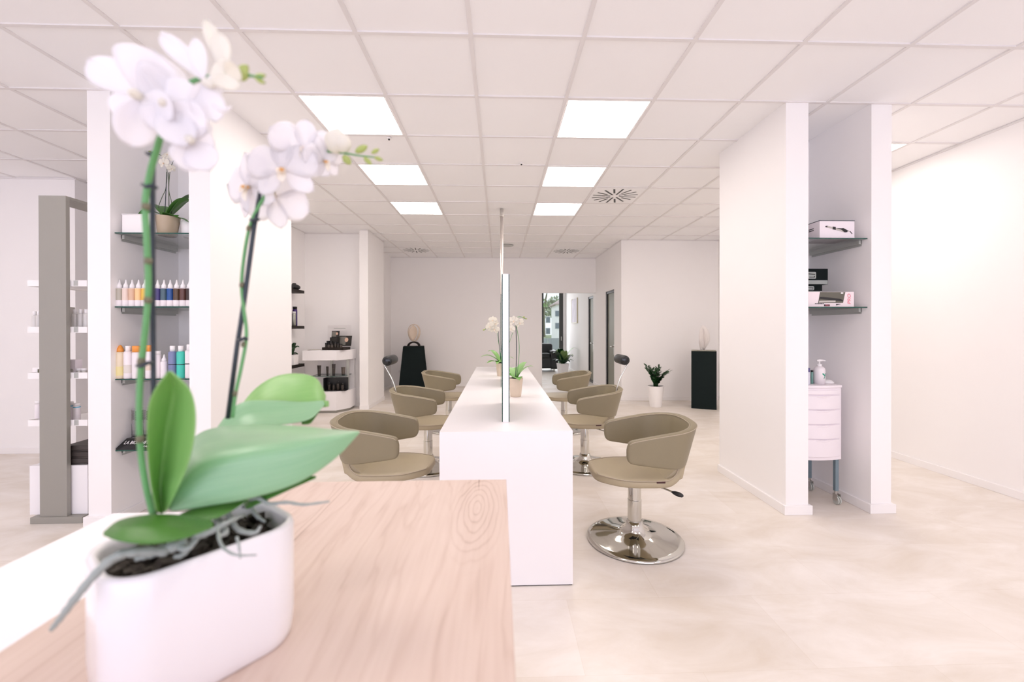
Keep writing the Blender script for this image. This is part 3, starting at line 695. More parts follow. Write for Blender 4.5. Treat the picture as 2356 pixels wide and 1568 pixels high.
small_orchid('white orchid farther along the island, showing left of the styling mirrors', (.02, 4.74, IZ), azs=[(190, .24, .075, .55, .25), (215, .2, .07, .25, .2), (150, .18, .06, 1.0, .3), (250, .14, .06, .4, .4), (20, .16, .06, .6, .3)],
    stems=[([(0, 0, PT), (-.02, 0, PT+.2), (-.03, 0, PT+.40)], .0028, STAKE),
           ([(.0, 0, PT), (-.01, 0, PT+.12), (-.04, 0, PT+.32), (-.05, 0, PT+.42), (-.10, -.0, PT+.44), (-.16, 0, PT+.38), (-.19, 0, PT+.36)], .0022, STEMG)],
    flowers=[('f', (-.09, -.03, PT+.47), (-.2, -1, .2), .10, 0), ('f', (-.12, -.03, PT+.40), (-.4, -1, 0), .11, .5), ('f', (-.07, -.03, PT+.37), (.1, -1, -.1), .11, -.3), ('f', (-.06, -.03, PT+.43), (.3, -1, 0), .09, 1.0), ('b', (-.18, 0, PT+.37), (-1, 0, -.4), .022), ('b', (-.155, 0, PT+.385), (-1, 0, -.2), .02)])

# ------------------------------------------------------------------ pedestals, sculptures, plants, headroom
p1 = thing('tapered_pedestal', 'black pedestal widening towards the floor, standing before the back wall at left', 'pedestal', (-1.83, 9.25, 0), rad(9))
bm = B(); rings(bm, [[(-.31, -.27, 0), (.31, -.27, 0), (.31, .27, 0), (-.31, .27, 0)], [(-.215, -.2, .945), (.215, -.2, .945), (.215, .2, .945), (-.215, .2, .945)]])
obj('body', bm, ANTHR, p1, bevel=.004)
s1 = thing('twisted_sculpture', 'cream twisted leaf-like sculpture on a dark arched stand on the tapered pedestal', 'sculpture', (-1.83, 9.25, .945))
bm = B(); rs = []
for k in range(17):
    a = PI*k/16; c, s = math.cos(a), math.sin(a); rs.append([(c*.135, -.05, s*.10), (c*.135, .05, s*.10), (c*.10, .05, s*.072-.001*(k in (0, 16))), (c*.10, -.05, s*.072)])
rings(bm, rs); obj('arched_stand', bm, DBROWN, s1)
def ribbon_loop(parent, m, H_, W_, tw, z0, name, th=.012):
    bm = B(); rs = []; n = 40
    for k in range(n):
        a = 2*PI*k/n; x = W_*.5*math.sin(a)*(1-.25*math.cos(a)); z = z0+H_*.5*(1-math.cos(a)); t = a*.5*tw
        wd = .030+.012*math.sin(a)**2
        d = Vector((math.cos(t)*.6, math.sin(t)+.3, .1)).normalized()*wd; nn = Vector((math.sin(a), 0, -math.cos(a)))*th*.5
        p = Vector((x, .02*math.sin(2*a), z)); rs.append([p-d-nn, p+d-nn, p+d+nn, p-d+nn])
    vs = [[bm.verts.new(q) for q in r] for r in rs]
    for i in range(n):
        a, b2 = vs[i], vs[(i+1) % n]
        for j in range(4): bm.faces.new((a[j], a[(j+1) % 4], b2[(j+1) % 4], b2[j]))
    return obj(name, bm, m, parent, smooth=True, subsurf=1)
CREAM = mat('cream_marble', (0.74, 0.62, 0.50), 0.4, var=.08, scale=12)
ribbon_loop(s1, CREAM, .36, .24, 1, .105, 'twisted_loop', .02)
bm = B(); petal_mesh(bm, .33, .18, cup=.6, ruffle=.0, back=.0, M_=Matrix.Translation((-.01, -.01, .12)) @ Matrix.Rotation(rad(90), 4, 'X'))
obj('inner_leaf', bm, CREAM, s1, smooth=True, solid=.008)
p2 = thing('square_pedestal', 'anthracite box pedestal beside the right niche pillar', 'pedestal', (3.43, 7.06, 0), rad(-25))
obj('body', bx(-.19, .19, -.185, .185, 0, .95), ANTHR, p2, bevel=.003)
obj('top_plate', bx(-.19, .19, -.185, .185, .9502, .953), ANTHT, p2)
s2 = thing('flame_sculpture', 'white translucent flame-shaped sculpture on the anthracite box pedestal', 'sculpture', (at(1619, 800, y=7.02).x, 7.02, .953))
obj('foot', bx(-.09, .10, -.06, .06, 0, .012), STEEL, s2, bevel=.002)
FL = petalmat('frosted_glass', (0.94, 0.91, 0.89), (0.94, 0.91, 0.89), .4, .3)
for k, (a, x, L_, W_) in enumerate(((0, .0, .41, .19), (rad(80), .01, .36, .15), (rad(-14), -.045, .24, .07))):
    bm = B(); petal_mesh(bm, L_, W_, cup=.7, ruffle=.0, back=.05, M_=Matrix.Translation((x, 0, .012)) @ Matrix.Rotation(a, 4, 'Z') @ Matrix.Rotation(rad(90), 4, 'X'))
    obj('flame_blade', bm, FL, s2, smooth=True, solid=.006)
def taper_pot(parent, r0, r1, h, m=WHITEP, square=False):
    if square:
        bm = B(); rings(bm, [[(x*r0, y*r0, 0) for x, y in ((-1, -1), (1, -1), (1, 1), (-1, 1))], [(x*r1, y*r1, h) for x, y in ((-1, -1), (1, -1), (1, 1), (-1, 1))], [(x*r1*.9, y*r1*.9, h) for x, y in ((-1, -1), (1, -1), (1, 1), (-1, 1))], [(x*r1*.85, y*r1*.85, h*.93) for x, y in ((-1, -1), (1, -1), (1, 1), (-1, 1))]])
        return obj('pot', bm, m, parent, bevel=.006)
    return obj('pot', lathe(B(), [(.001, 0), (r0, 0), (r0*1.03, .01), (r1, h), (r1*.93, h), (r1*.9, h*.93), (.001, h*.93)], 36), m, parent, smooth=False, bevel=.002)
zz = thing('potted_zz_plant', 'dark green upright plant in a tall white round pot by the right back wall', 'potted plant', (2.645, 7.14, 0))
taper_pot(zz, .092, .134, .355)
obj('soil', lathe(B(), [(.001, .335), (.12, .335), (.001, .34)], 20), BARK, zz)
for k in range(13):
    az = rad(k*139); ln = random.uniform(.26, .36); lean = random.uniform(.12, .62) if k else .72
    bx0, by0 = math.cos(az)*.03, math.sin(az)*.03
    pts = [Vector((bx0+math.cos(az)*lean*ln*u*u, by0+math.sin(az)*lean*ln*u*u, .335+ln*u*(1-.12*lean*u))) for u in [q/6 for q in range(7)]]
    obj('stem', tube(B(), pts, [.008, .007, .006, .005, .004, .003, .002], 6), LEAFZ, zz, smooth=True)
    bm = B()
    for q in range(11):
        u = .2+.8*q/10; i = min(5, int(u*6)); p = pts[i].lerp(pts[i+1], u*6-i); d = (pts[i+1]-pts[i]).normalized()
        for sd in ((-1, 1) if q < 10 else (0,)):
            s = Vector((-math.sin(az), math.cos(az), 0))*sd+Vector((random.uniform(-.3, .3),)*3)
            dd = (d*.8+s*.9).normalized(); nrm = dd.cross(Vector((random.random(), random.random(), .2))).normalized()
            Mx = Matrix((dd.cross(nrm), dd, nrm)).transposed().to_4x4(); Mx.translation = p
            petal_mesh(bm, .075, .036, cup=.3, ruffle=0, back=.1, nu=4, nv=2, M_=Mx)
    obj('foliage', bm, LEAFZ, zz, smooth=True)
cl = thing('potted_calathea', 'striped-leaved plant in a white tapered pot in the room beyond the doorway', 'potted plant', (1.80, 12.05, 0), rad(20))
taper_pot(cl, .10, .135, .33, WHITEP, True)
obj('soil', bx(-.11, .11, -.11, .11, .29, .305), BARK, cl)
for k, (az, L_, ri) in enumerate(((200, .30, 1.3), (160, .22, 1.9), (250, .28, 1.5), (20, .32, .9), (100, .2, 2.0), (300, .26, 1.2), (220, .2, 2.2), (340, .3, 1.6), (60, .28, 1.2), (-85, .25, .7))):
    arch_leaf(cl, (0, 0, .30), rad(az), L_*1.45, .22, ri*.85, .35, LEAFC if k % 3 else LEAFZ, fold=.1)
for k, az in enumerate((10, 80, 150, 200, 260, 320)): arch_leaf(cl, (0, 0, .30), rad(az), .33, .16, .7, .4, LEAFZ, fold=.1)
so = thing('leather_sofa', 'black leather sofa by the window in the room beyond the doorway', 'sofa', (1.12, 13.40, 0))
obj('seat_base', bx(-.85, .62, -.50, .30, .10, .44), BLEATHER, so, bevel=.04, seg=3)
obj('seat_cushion', bx(-.66, .43, -.52, .18, .40, .56), BLEATHER, so, bevel=.05, seg=4)
obj('backrest', bx(-.80, .58, .12, .38, .30, .84), BLEATHER, so, bevel=.08, seg=4)
for s in (-.92, .43): obj('armrest', bx(s, s+.24, -.54, .36, .08, .64), BLEATHER, so, bevel=.06, seg=4)
for x in (-.8, .55):
    for y in (-.45, .28): obj('leg', lathe(B(), [(.02, 0), (.025, .1)], 12, (x, y, 0)), CHROME, so)
sk = thing('wall_socket', 'small white wall socket low on the back wall beside the black tapered pedestal', 'socket', (-2.26, 9.818, .345))
obj('cover_plate', bx(-.04, .04, -.008, 0, -.04, .04), WHITEP, sk, bevel=.003); obj('outlet', lathe(B(), [(.001, -.0085), (.021, -.0085), (.023, -.011), (.025, -.0085)], 18, (0, 0, 0), 'y', cap=False), TBAR, sk)

# ------------------------------------------------------------------ left niche: glass shelves and goods
def glass_shelf(label, x0, x1, y0, y1, z, bside, group, bracket=True):
    t = thing('glass_shelf', label, 'shelf', ((x0+x1)/2, (y0+y1)/2, z), 0, group)
    hx, hy = (x1-x0)/2, (y1-y0)/2
    g = obj('glass_pane', bx(-hx, hx, -hy, hy, -.008, 0), [GLASS, GEDGE], t)
    for p in g.data.polygons: p.material_index = 1 if p.normal.y < -.9 else 0
    if bracket:
        s = bside; bm = B(); box(bm, min(s*hx, s*(hx-.022)), max(s*hx, s*(hx-.022)), -hy+.05, hy-.03, -.036, -.0085); box(bm, min(s*hx, s*(hx-.004)), max(s*hx, s*(hx-.004)), -hy+.05, hy-.03, -.05, -.0085)
        obj('wall_bracket', bm, ALU, t)
        s = -s; bm = B(); box(bm, min(s*hx, s*(hx-.022)), max(s*hx, s*(hx-.022)), -hy+.05, hy-.03, -.036, -.0085)
        obj('wall_bracket', bm, ALU, t)
    return t
LZ = [1.993, 1.487, .990, .503]
LN_ = ['topmost glass shelf in the left niche, carrying the small orchid', 'second glass shelf in the left niche, under the row of colour bottles', 'third glass shelf in the left niche, under orange and white capped bottles', 'lowest glass shelf in the left niche, under the black brush stand']
for z, l in zip(LZ, LN_): glass_shelf(l, -2.628, -2.113, 3.02, 3.60, z, -1, 'glass shelves in the left niche')
RZ = [1.987, 1.487]
glass_shelf('upper glass shelf in the right niche, under the white curling iron box', 2.217, 2.678, 3.02, 3.60, RZ[0], 1, 'glass shelves in the right niche')
glass_shelf('lower glass shelf in the right niche, under the black and PRO boxes', 2.217, 2.678, 3.02, 3.60, RZ[1], 1, 'glass shelves in the right niche')
def bottle(label, loc, r, h, body, cap, capm, neck=.25, style='nozzle', band=None, group=None, name='product_bottle', cat='bottle', txt=None):
    t = thing(name, label, cat, loc, 0, group)
    hb = h*(1-neck)
    obj('body', lathe(B(), [(.001, 0), (r*.92, 0), (r, .004), (r, hb*.93), (r*.9, hb*.985), (r*.5, hb), (.001, hb)], 20), body, t, smooth=True)
    if band: obj('label_band', lathe(B(), [(r*1.006, hb*band[0]), (r*1.006, hb*band[1])], 20, cap=False), band[2], t, smooth=True)
    if style == 'nozzle': p = [(r*.72, hb*.99), (r*.70, hb+.3*(h-hb)), (r*.35, hb+.55*(h-hb)), (r*.18, h), (.001, h)]
    elif style == 'flip': p = [(r*.62, hb*.99), (r*.62, h*.99), (r*.55, h), (.001, h)]
    elif style == 'wide': p = [(r*.95, hb*.99), (r*.95, h*.99), (r*.9, h), (.001, h)]
    elif style == 'cone': p = [(r*.8, hb*.99), (r*.72, hb+.4*(h-hb)), (r*.28, h*.98), (.001, h)]
    obj('cap', lathe(B(), [(.001, hb*.99)]+p, 18), capm, t, smooth=True)
    if txt:
        text(txt[0], txt[1], txt[2], t, (0, -r*1.03, txt[3]))
    return t
WB = mat('white_bottle', (.85, .80, .82), .35)
cols = [((.46, .43, .36), 'grey-beige'), ((.80, .66, .58), 'pale cream'), ((.70, .47, .33), 'tan'), ((.86, .60, .30), 'light apricot'), ((.80, .50, .08), 'golden yellow'), ((.55, .10, .08), 'red'),
        ((.06, .045, .19), 'violet'), ((.065, .12, .16), 'slate teal'), ((.015, .08, .30), 'blue'), ((.10, .055, .03), 'chestnut brown'), ((.115, .045, .035), 'reddish brown'), ((.04, .02, .016), 'dark brown')]
for k, (c, nm) in enumerate(cols):
    x = at(275.5+k*14.6, 700, y=3.047).x
    m = mat('tint_'+nm.replace(' ', '_').replace('-', '_'), c, .4)
    bottle('%s banded colour bottle with white nozzle in the row on the second niche shelf' % nm, (x, 3.047, LZ[1]), .0208, .185, WB, None, WHITEP, .30, 'nozzle', (.34, .96, m), 'row of colour bottles in the left niche')
ob = 'bottles on the third shelf of the left niche'
ORG = mat('orange_cap', (.85, .33, .06), .35); CRMB = mat('cream_bottle', (.80, .68, .50), .35); BLV = mat('lavender_blue', (.19, .22, .40), .35); TEAL = mat('mint_teal', (.06, .58, .46), .35)
PALEY = mat('pale_yellow_label', (.82, .72, .35), .5)
def sb(px, lab, r, h, body, capm, style='flip', neck=.2, y=3.052, band=None): bottle(lab, (at(px, 866, y=y).x, y, LZ[2]), r, h, body, None, capm, neck, style, band, ob)
sb(277, 'cream spray bottle with orange cone cap, first on the third niche shelf', .026, .232, CRMB, ORG, 'cone', .20, band=(.12, .45, PALEY))
sb(286, 'bottle with orange cap behind the white bottles on the third niche shelf', .024, .240, WB, ORG, 'flip', .2, 3.115)
sb(295.5, 'tall white bottle with white cap next to the cream spray bottle', .026, .225, WB, WHITEP, 'flip', .16, band=(.2, .5, mat('pale_grey_label', (.72, .67, .62), .5)))
sb(315, 'white bottle with orange cap, left of the tall flower stalk', .027, .225, WB, ORG, 'wide', .18)
sb(327, 'white bottle hidden behind the flower stalk on the third niche shelf', .022, .22, WB, WHITEP, 'flip', .18, 3.115)
sb(345, 'white bottle with broad orange cap, right of the tall flower stalk', .025, .230, WB, ORG, 'wide', .18, band=(.3, .6, mat('tan_label', (.72, .60, .50), .5)))
sb(363, 'white tube with flat cap on the third niche shelf', .020, .190, WB, WHITEP, 'wide', .12)
sb(378, 'short white pump bottle on the third niche shelf', .021, .165, WB, WHITEP, 'nozzle', .28)
sb(397.5, 'lavender blue bottle with white cap on the third niche shelf', .0255, .225, BLV, WHITEP, 'flip', .17, band=(.50, .53, BLACK))
sb(416.5, 'mint green bottle with white cap on the third niche shelf', .0255, .225, TEAL, WHITEP, 'flip', .17, band=(.50, .53, BLACK))
sb(436, 'white bottle with dark stripe at the right end of the third niche shelf', .0255, .235, WB, WHITEP, 'flip', .17, band=(.50, .53, BLACK))
# top shelf
wb = thing('white_box', 'plain white box beside the small orchid on the top niche shelf', 'box', (-2.50, 3.105, LZ[0]))
obj('carton', bx(-.10, .10, -.06, .06, 0, .128), WHITEP, wb, bevel=.002); obj('lid', bx(-.102, .102, -.062, .062, .1285, .133), WHITEP, wb)
wv = thing('white_vase', 'white rounded vase at the right end of the top niche shelf', 'vase', (at(440, 530, y=3.20).x, 3.20, LZ[0]))
obj('body', lathe(B(), [(.001, 0), (.045, 0), (.058, .02), (.066, .11), (.055, .115), (.001, .10)], 24), WHITEP, wv, smooth=True)
ox = at(385, 535, y=3.14).x
small_orchid('small white orchid in a glazed beige pot on the top shelf of the left niche', (ox, 3.14, LZ[0]), .078, .135, BEIGEP,
    azs=[(180, .22, .075, .35, .28), (150, .17, .07, .8, .25), (15, .17, .09, .95, .15), (35, .22, .085, 1.1, .35), (-30, .14, .06, .25, .35), (-5, .17, .07, .1, .3)],
    stems=[([(-.02, 0, .13), (-.012, 0, .25), (-.002, 0, .46)], .0025, STAKE), ([(.01, 0, .13), (.012, 0, .25), (.01, 0, .455)], .0025, STEMD),
           ([(-.03, 0, .13), (-.06, 0, .20), (-.035, 0, .28), (-.01, 0, .34), (.0, 0, .46), (-.02, 0, .56), (-.08, 0, .59), (-.11, 0, .60)], .002, STEMD),
           ([(.03, 0, .13), (.03, 0, .24), (.012, 0, .33), (.02, 0, .46), (.04, 0, .53), (.06, 0, .55)], .002, STEMD)],
    flowers=[('f', (-.0, -.03, .51), (-.1, -1, -.1), .085, 0), ('f', (.045, -.02, .475), (.9, -.5, -.1), .06, .4), ('f', (.055, -.02, .55), (.9, -.5, .1), .06, .2), ('f', (-.05, -.02, .57), (-.6, -.6, .3), .075, -.3), ('f', (.01, -.01, .575), (.1, -.9, .5), .075, .9), ('b', (-.11, 0, .60), (-1, 0, .2), .02)], leafm=LEAFD)
# brush stand
bs = thing('brush_display_stand', 'black display block with white lettering on the lowest shelf of the left niche', 'display stand', (-2.45, 3.113, LZ[3]))
bm = B(); rings(bm, [[(-.175, -.095, 0), (.175, -.095, 0), (.175, .09, 0), (-.175, .09, 0)], [(-.175, -.095, .012), (.175, -.095, .012), (.175, .09, .012), (-.175, .09, .012)], [(-.14, -.05, .07), (.14, -.05, .07), (.14, .07, .07), (-.14, .07, .07)]])
obj('block', bm, BLACKG, bs, bevel=.002)
TXW = mat('white_print', (.88, .86, .87), .5)
slope = math.atan2(.058, .045)
text('LA BIOSTHETIQUE', .034, TXW, bs, (-.022, -.0755, .045), (slope, 0, 0), shear=.3, width=.23)
text('PARIS', .016, TXW, bs, (.03, -.090, .0225), (slope, 0, 0), shear=.3, width=.06)
for k, (dx, dy, l) in enumerate(((-.105, 0, 'black round hairbrush in clear wrap, left one on the display block'), (-.035, .01, 'second round hairbrush on the display block, behind the flower stalk'), (.075, .0, 'third round hairbrush on the display block'))):
    t = thing('round_hairbrush', l, 'hairbrush', (-2.45+dx, 3.123+dy, LZ[3]+.07), 0, 'round brushes on the black display block')
    obj('handle', lathe(B(), [(.001, 0), (.011, 0), (.0125, .02), (.010, .06), (.008, .085), (.001, .086)], 14), BLACK, t, smooth=True)
    obj('collar', lathe(B(), [(.008, .084), (.014, .092), (.014, .102), (.010, .108)], 14), WHITEP, t, smooth=True)
    obj('barrel', lathe(B(), [(.010, .107), (.0155, .112), (.0155, .178), (.010, .184), (.001, .185)], 16), STEEL, t, smooth=True)
    bm = B()
    for a in range(18):
        for z in range(9):
            an = 2*PI*a/18+(z % 2)*.17; c, s = math.cos(an), math.sin(an); zz_ = .116+z*.0075
            tube(bm, [(c*.015, s*.015, zz_), (c*.0235, s*.0235, zz_)], .0008, 3)
    obj('bristles', bm, BLACK, t)
    sl = obj('clear_sleeve', bx(-.03, .03, -.027, .027, .0, .20), ACRYL, t)

# ------------------------------------------------------------------ right niche goods
def carton(name, label, cat, loc, w_, d, h, m, rz=0, group=None):
    t = thing(name, label, cat, loc, rz, group); obj('carton', bx(-w_/2, w_/2, -d/2, d/2, 0, h), m, t, bevel=.0015); return t
PALEB = mat('pale_carton', (.84, .78, .82), .4, var=.03, scale=5)
x0, x1 = at(1886, 545, y=3.06).x, at(1966, 545, y=3.06).x
ci = carton('curling_iron_box', 'white box printed with a black and silver curling iron on the upper right niche shelf', 'box', ((x0+x1)/2, 3.15, RZ[0]), x1-x0, .18, .132, PALEB)
obj('lid_edge', bx(-(x1-x0)/2-.001, (x1-x0)/2+.001, -.091, .091, .1322, .136), mat('dark_lid', (.06, .07, .09), .5), ci)
cf = -.0915
bm = B()
def quadp(bm, pts, y=cf, mi=0, th=.0006):
    rings(bm, [[(x, y-th, z) for x, z in pts], [(x, y+.0004, z) for x, z in pts]], mi=mi)
quadp(bm, [(-.092, .088), (-.075, .083), (-.075, .096), (-.088, .094)], mi=0)
quadp(bm, [(-.075, .083), (-.035, .074), (-.035, .087), (-.075, .096)], mi=1)
quadp(bm, [(-.035, .070), (-.012, .066), (-.012, .088), (-.035, .090)], mi=0)
quadp(bm, [(-.012, .066), (.055, .048), (.06, .058), (-.012, .080)], mi=1)
quadp(bm, [(-.012, .080), (.03, .068), (.055, .048), (.075, .050), (.08, .062), (.045, .080), (.03, .078)], mi=0, th=.0009)
quadp(bm, [(.08, .058), (.09, .052), (.092, .057), (.083, .064)], mi=1)
quadp(bm, [(.094, .055), (.112, .036), (.114, .040), (.098, .058)], mi=0)
obj('printed_iron', bm, [BLACK, STEEL], ci)
bm = B(); cs = -(x1-x0)/2
for z in (.085, .072): rings(bm, [[(cs-.001, -.03, z), (cs-.001, .02, z), (cs-.001, .02, z+.006), (cs-.001, -.03, z+.006)], [(cs+.0003, -.03, z), (cs+.0003, .02, z), (cs+.0003, .02, z+.006), (cs+.0003, -.03, z+.006)]])
obj('printed_marks', bm, BLACK, ci)
x0, x1 = at(1860, 705, y=3.06).x, at(1965, 705, y=3.06).x; wd = x1-x0; cx = (x0+x1)/2
PINK = mat('pink_print', (.78, .20, .26), .5)
pr_ = carton('straightener_box', 'white box with dark window and pink PRO lettering on the lower right niche shelf', 'box', (cx, 3.14, RZ[1]), wd, .16, .112, mat('white_pink_carton', (.86, .76, .78), .4))
bm = B(); quadp(bm, [(-.10, .028), (.088, .030), (.105, .110), (-.085, .110)], -.0808); w_ = obj('dark_window', bm, mat('dark_olive_window', (.12, .115, .09), .2), pr_)
bm = B(); quadp(bm, [(-.09, .060), (.0, .050), (.06, .044), (.085, .040), (.085, .052), (.06, .060), (0, .068), (-.088, .074)], -.0822); quadp(bm, [(-.095, .032), (.03, .036), (.03, .048), (-.092, .046)], -.0822, mi=1)
obj('straightener', bm, [BLACK, STEEL], w_)
text('PRO', .035, PINK, pr_, (.135, -.0812, .058), (PI/2, -PI/2, 0), shear=.2, width=.075)
bm = B(); quadp(bm, [(-.055, .006), (-.012, .006), (-.012, .019), (-.055, .019)], -.0812); plq = obj('print_plate', bm, BLACK, pr_)
text('PRO', .012, PINK, plq, (-.033, -.0822, .0125), (PI/2, 0, 0), shear=.3, width=.034)
bm = B()
for k in range(6): quadp(bm, [(-.125+k*.0115, .0215), (-.117+k*.0115, .0215), (-.115+k*.0115, .027), (-.123+k*.0115, .027)], -.0812)
quadp(bm, [(.035, .012), (.068, .020), (.068, .023), (.035, .023)], -.0812); quadp(bm, [(.07, .098), (.088, .098), (.089, .107), (.072, .107)], -.0822, mi=1)
obj('printed_marks', bm, [BLACK, WHITEP], pr_)
BKB = mat('black_carton', (.004, .008, .008), .7, spec=.15); GRB = mat('silver_band', (.33, .36, .34), .35)
def blackbox(lab, xr, z, h, y, d):
    w_ = .30; t = carton('black_product_box', lab, 'box', (xr-w_/2, y, z), w_, d, h, BKB, group='black boxes stacked in the right niche')
    bm = B(); quadp(bm, [(-w_/2, 0.001), (w_/2-.004, 0.001), (w_/2-.002, h*.26), (-w_/2, h*.26)], -d/2); obj('silver_strip', bm, GRB, t)
    e = w_/2-(.128 if h > .09 else .098); bm = B()
    rr_ = roundrect(.034, h*.22, .008, 4, e, h*.58); quadp(bm, rr_, -d/2-.0003); bd = obj('printed_badge', bm, GRB, t)
    bm = B(); quadp(bm, [(e-.026, h*.70), (e+.026, h*.66), (e+.026, h*.60), (e-.026, h*.64)], -d/2-.0012); quadp(bm, [(e-.02, h*.44), (e+.024, h*.44), (e+.024, h*.54), (e+.018, h*.54), (e+.018, h*.48), (e-.02, h*.48)], -d/2-.0012); obj('badge_mark', bm, BLACK, bd)
    return t
zb = RZ[1]+.1125
xr1 = at(1894, 655, y=3.20).x; xr2 = at(1906, 630, y=3.20).x
blackbox('lower black carton with a badge, on top of the PRO box', xr1, zb, .068, 3.28, .14)
blackbox('upper black carton with silver strip, on top of the black stack', xr2, zb+.0685, .120, 3.28, .15)
# trolley
tr = thing('salon_trolley', 'white drawer trolley with bowed front on chrome casters in the right niche', 'trolley', (2.405, 3.30, 0))
TB = mat('trolley_plastic', (.86, .80, .83), .35, var=.005)
def bow(hx, yf, yb, bulge, n=10): return [(hx, yb), (-hx, yb)]+[(-hx+2*hx*k/n, yf-bulge*math.sin(PI*k/n)) for k in range(n+1)]
obj('body', prism(B(), bow(.165, -.175, .16, .022), .345, .885), TB, tr, bevel=.003)
obj('top_tray', prism(B(), bow(.168, -.180, .165, .026), .885, .905), TB, tr, bevel=.004)
for k, (z0, z1) in enumerate(((.838, .868), (.728, .828), (.618, .720), (.508, .610), (.372, .500))):
    d = obj('drawer', prism(B(), bow(.148, -.184, -.15, .026), z0, z1), TB, tr, bevel=.003)
    if k: obj('drawer_pull', prism(B(), [(x, y) for x, y in bow(.055, -.205, -.18, .012)], z1-.012, z1-.001), TB, d, bevel=.003)
BLG = mat('blue_grey_tube', (.20, .27, .31), .35, metal=.4)
WHEELC = mat('clear_grey_wheel', (.50, .52, .48), .2)
for (x, y) in ((.148, -.145), (.148, .135), (-.148, -.145), (-.148, .135)):
    lg = obj('leg', bx(x-.013, x+.013, y-.013, y+.013, .098, .345), BLG, tr, bevel=.002)
    c = obj('caster', box(box(lathe(B(), [(.012, .078), (.014, .1)], 14, (x, y, 0)), x-.016, x-.012, y-.03, y+.012, .03, .08), x+.012, x+.016, y-.03, y+.012, .03, .08), STEEL, lg)
    for s in (-.008, .008): obj('wheel', lathe(B(), [(.008, -.005), (.030, -.005), (.033, 0), (.030, .005), (.008, .005)], 22, (x+s, y-.012, .034), 'x'), WHEELC, lg)
def pump(label, loc, r, h, m, pm):
    t = thing('pump_bottle', label, 'bottle', loc)
    obj('body', lathe(B(), [(.001, 0), (r, 0), (r, h*.58), (r*.9, h*.66), (r*.45, h*.74), (.001, h*.74)], 24), m, t, smooth=True)
    bm = B(); lathe(bm, [(.001, h*.73), (r*.42, h*.73), (r*.42, h*.82), (r*.16, h*.83), (r*.16, h*.93), (.001, h*.93)], 14)
    tube(bm, [(-r*.5, 0, h*.96), (0, 0, h*.97), (r*.7, -.005, h*.975), (r*1.1, -.008, h*.955)], [.007, .009, .006, .004], 8)
    obj('pump_head', bm, pm, t, smooth=True); return t
px_ = at(1885, 890, y=3.19).x
pb = pump('white pump bottle with a green leaf mark standing on the trolley', (px_, 3.19, .905), .039, .185, WB, WHITEP)
GRN = mat('green_print', (.0, .28, .17), .4)
bm = B(); rings(bm, [[(.004, -.0405, .045), (.008, -.0405, .045), (.030, -.030, .085), (.026, -.031, .085)], [(.004, -.039, .045), (.008, -.039, .045), (.030, -.028, .085), (.026, -.029, .085)]]); rings(bm, [[(.013, -.0395, .062), (-.006, -.0405, .078), (-.004, -.0405, .086), (.006, -.0405, .082), (.013, -.0395, .072)], [(.013, -.037, .062), (-.006, -.038, .078), (-.004, -.038, .086), (.006, -.038, .082), (.013, -.037, .072)]])
obj('green_mark', bm, GRN, pb)
bottle('clear bottle with violet cap at the edge of the trolley top', (at(1856, 890, y=3.16).x, 3.16, .905), .022, .125, mat('clear_lilac', (.66, .66, .74), .2), None, mat('violet_cap', (.10, .09, .25), .4), .22, 'wide', name='small_bottle')
bottle('thin green tinted bottle between the two bottles on the trolley', (at(1868, 890, y=3.20).x, 3.20, .905), .009, .105, mat('green_tint', (.15, .30, .26), .2), None, BLACK, .12, 'wide', name='small_bottle')
tw = thing('folded_cloth', 'small white crumpled cloth on the trolley top', 'cloth', (at(1906, 888, y=3.22).x, 3.24, .905))
obj('cloth', lathe(B(), [(.001, 0), (.045, 0), (.05, .008), (.035, .022), (.012, .028), (.001, .026)], 9), TRIM, tw, smooth=True)

# ------------------------------------------------------------------ grey display tower at left
dt = thing('display_tower', 'free-standing grey metal display tower with acrylic shelves, left of the left niche', 'display rack', (-3.06, 3.04, 0))
obj('foot_plate', bx(-.145, .20, -.01, .56, 0, .045), GREYM, dt, bevel=.002)
obj('front_post', bx(-.09, .09, 0, .028, .045, 2.246), GREYM, dt, bevel=.001)
obj('rear_post', bx(-.09, .09, .50, .528, .045, 2.246), GREYM, dt, bevel=.001)
obj('top_rail', bx(-.09, .09, .028, .50, 2.226, 2.246), GREYM, dt, bevel=.001)
ca = obj('base_cabinet', bx(-.195, .195, .035, .495, .045, .385), WHITE, dt, bevel=.003)
SZ = [1.640, 1.318, 1.000, .672]
for z in SZ:
    s = obj('shelf', bx(-.195, .195, .035, .495, z-.008, z), WHITEP, dt)
    bm = B(); box(bm, -.199, .199, .031, .0345, z-.012, z+.03); box(bm, .1955, .199, .0345, .495, z-.012, z+.03); box(bm, -.199, -.1955, .0345, .495, z-.012, z+.03)
    obj('shelf_lip', bm, TRIM, s)
    obj('price_label', bx(.112, .14, .029, .0308, z-.008, z+.028), ALU, s)
g = 'toiletries on the display tower'
CLR = mat('frosted_bottle', (.70, .68, .66), .25); SILV = mat('silver_tube', (.55, .53, .50), .3, metal=.3)
def dtp(px, py, y=3.14): return at(px, py, y=y).x
dl = ['left', 'second', 'third']
for k, px in enumerate((173, 186, 199)): bottle('frosted clear bottle, %s of three on the tower shelf with bottles' % ['first', 'middle', 'last'][k], (dtp(px, 748), 3.14, SZ[1]), .018, .155, CLR, None, WHITEP, .2, 'flip', group=g)
bx_ = carton('slim_carton', 'slim silver-grey carton left of the frosted bottles on the tower', 'box', (dtp(160, 748, 3.16), 3.16, SZ[1]), .04, .04, .17, SILV)
for k, px in enumerate((80, 90)): bottle('frosted bottle %s on the left overhang of the tower shelf' % ['outermost', 'next to the grey post'][k], (dtp(px, 750), 3.14, SZ[1]), .016, .14, CLR, None, WHITEP, .2, 'flip', group=g)
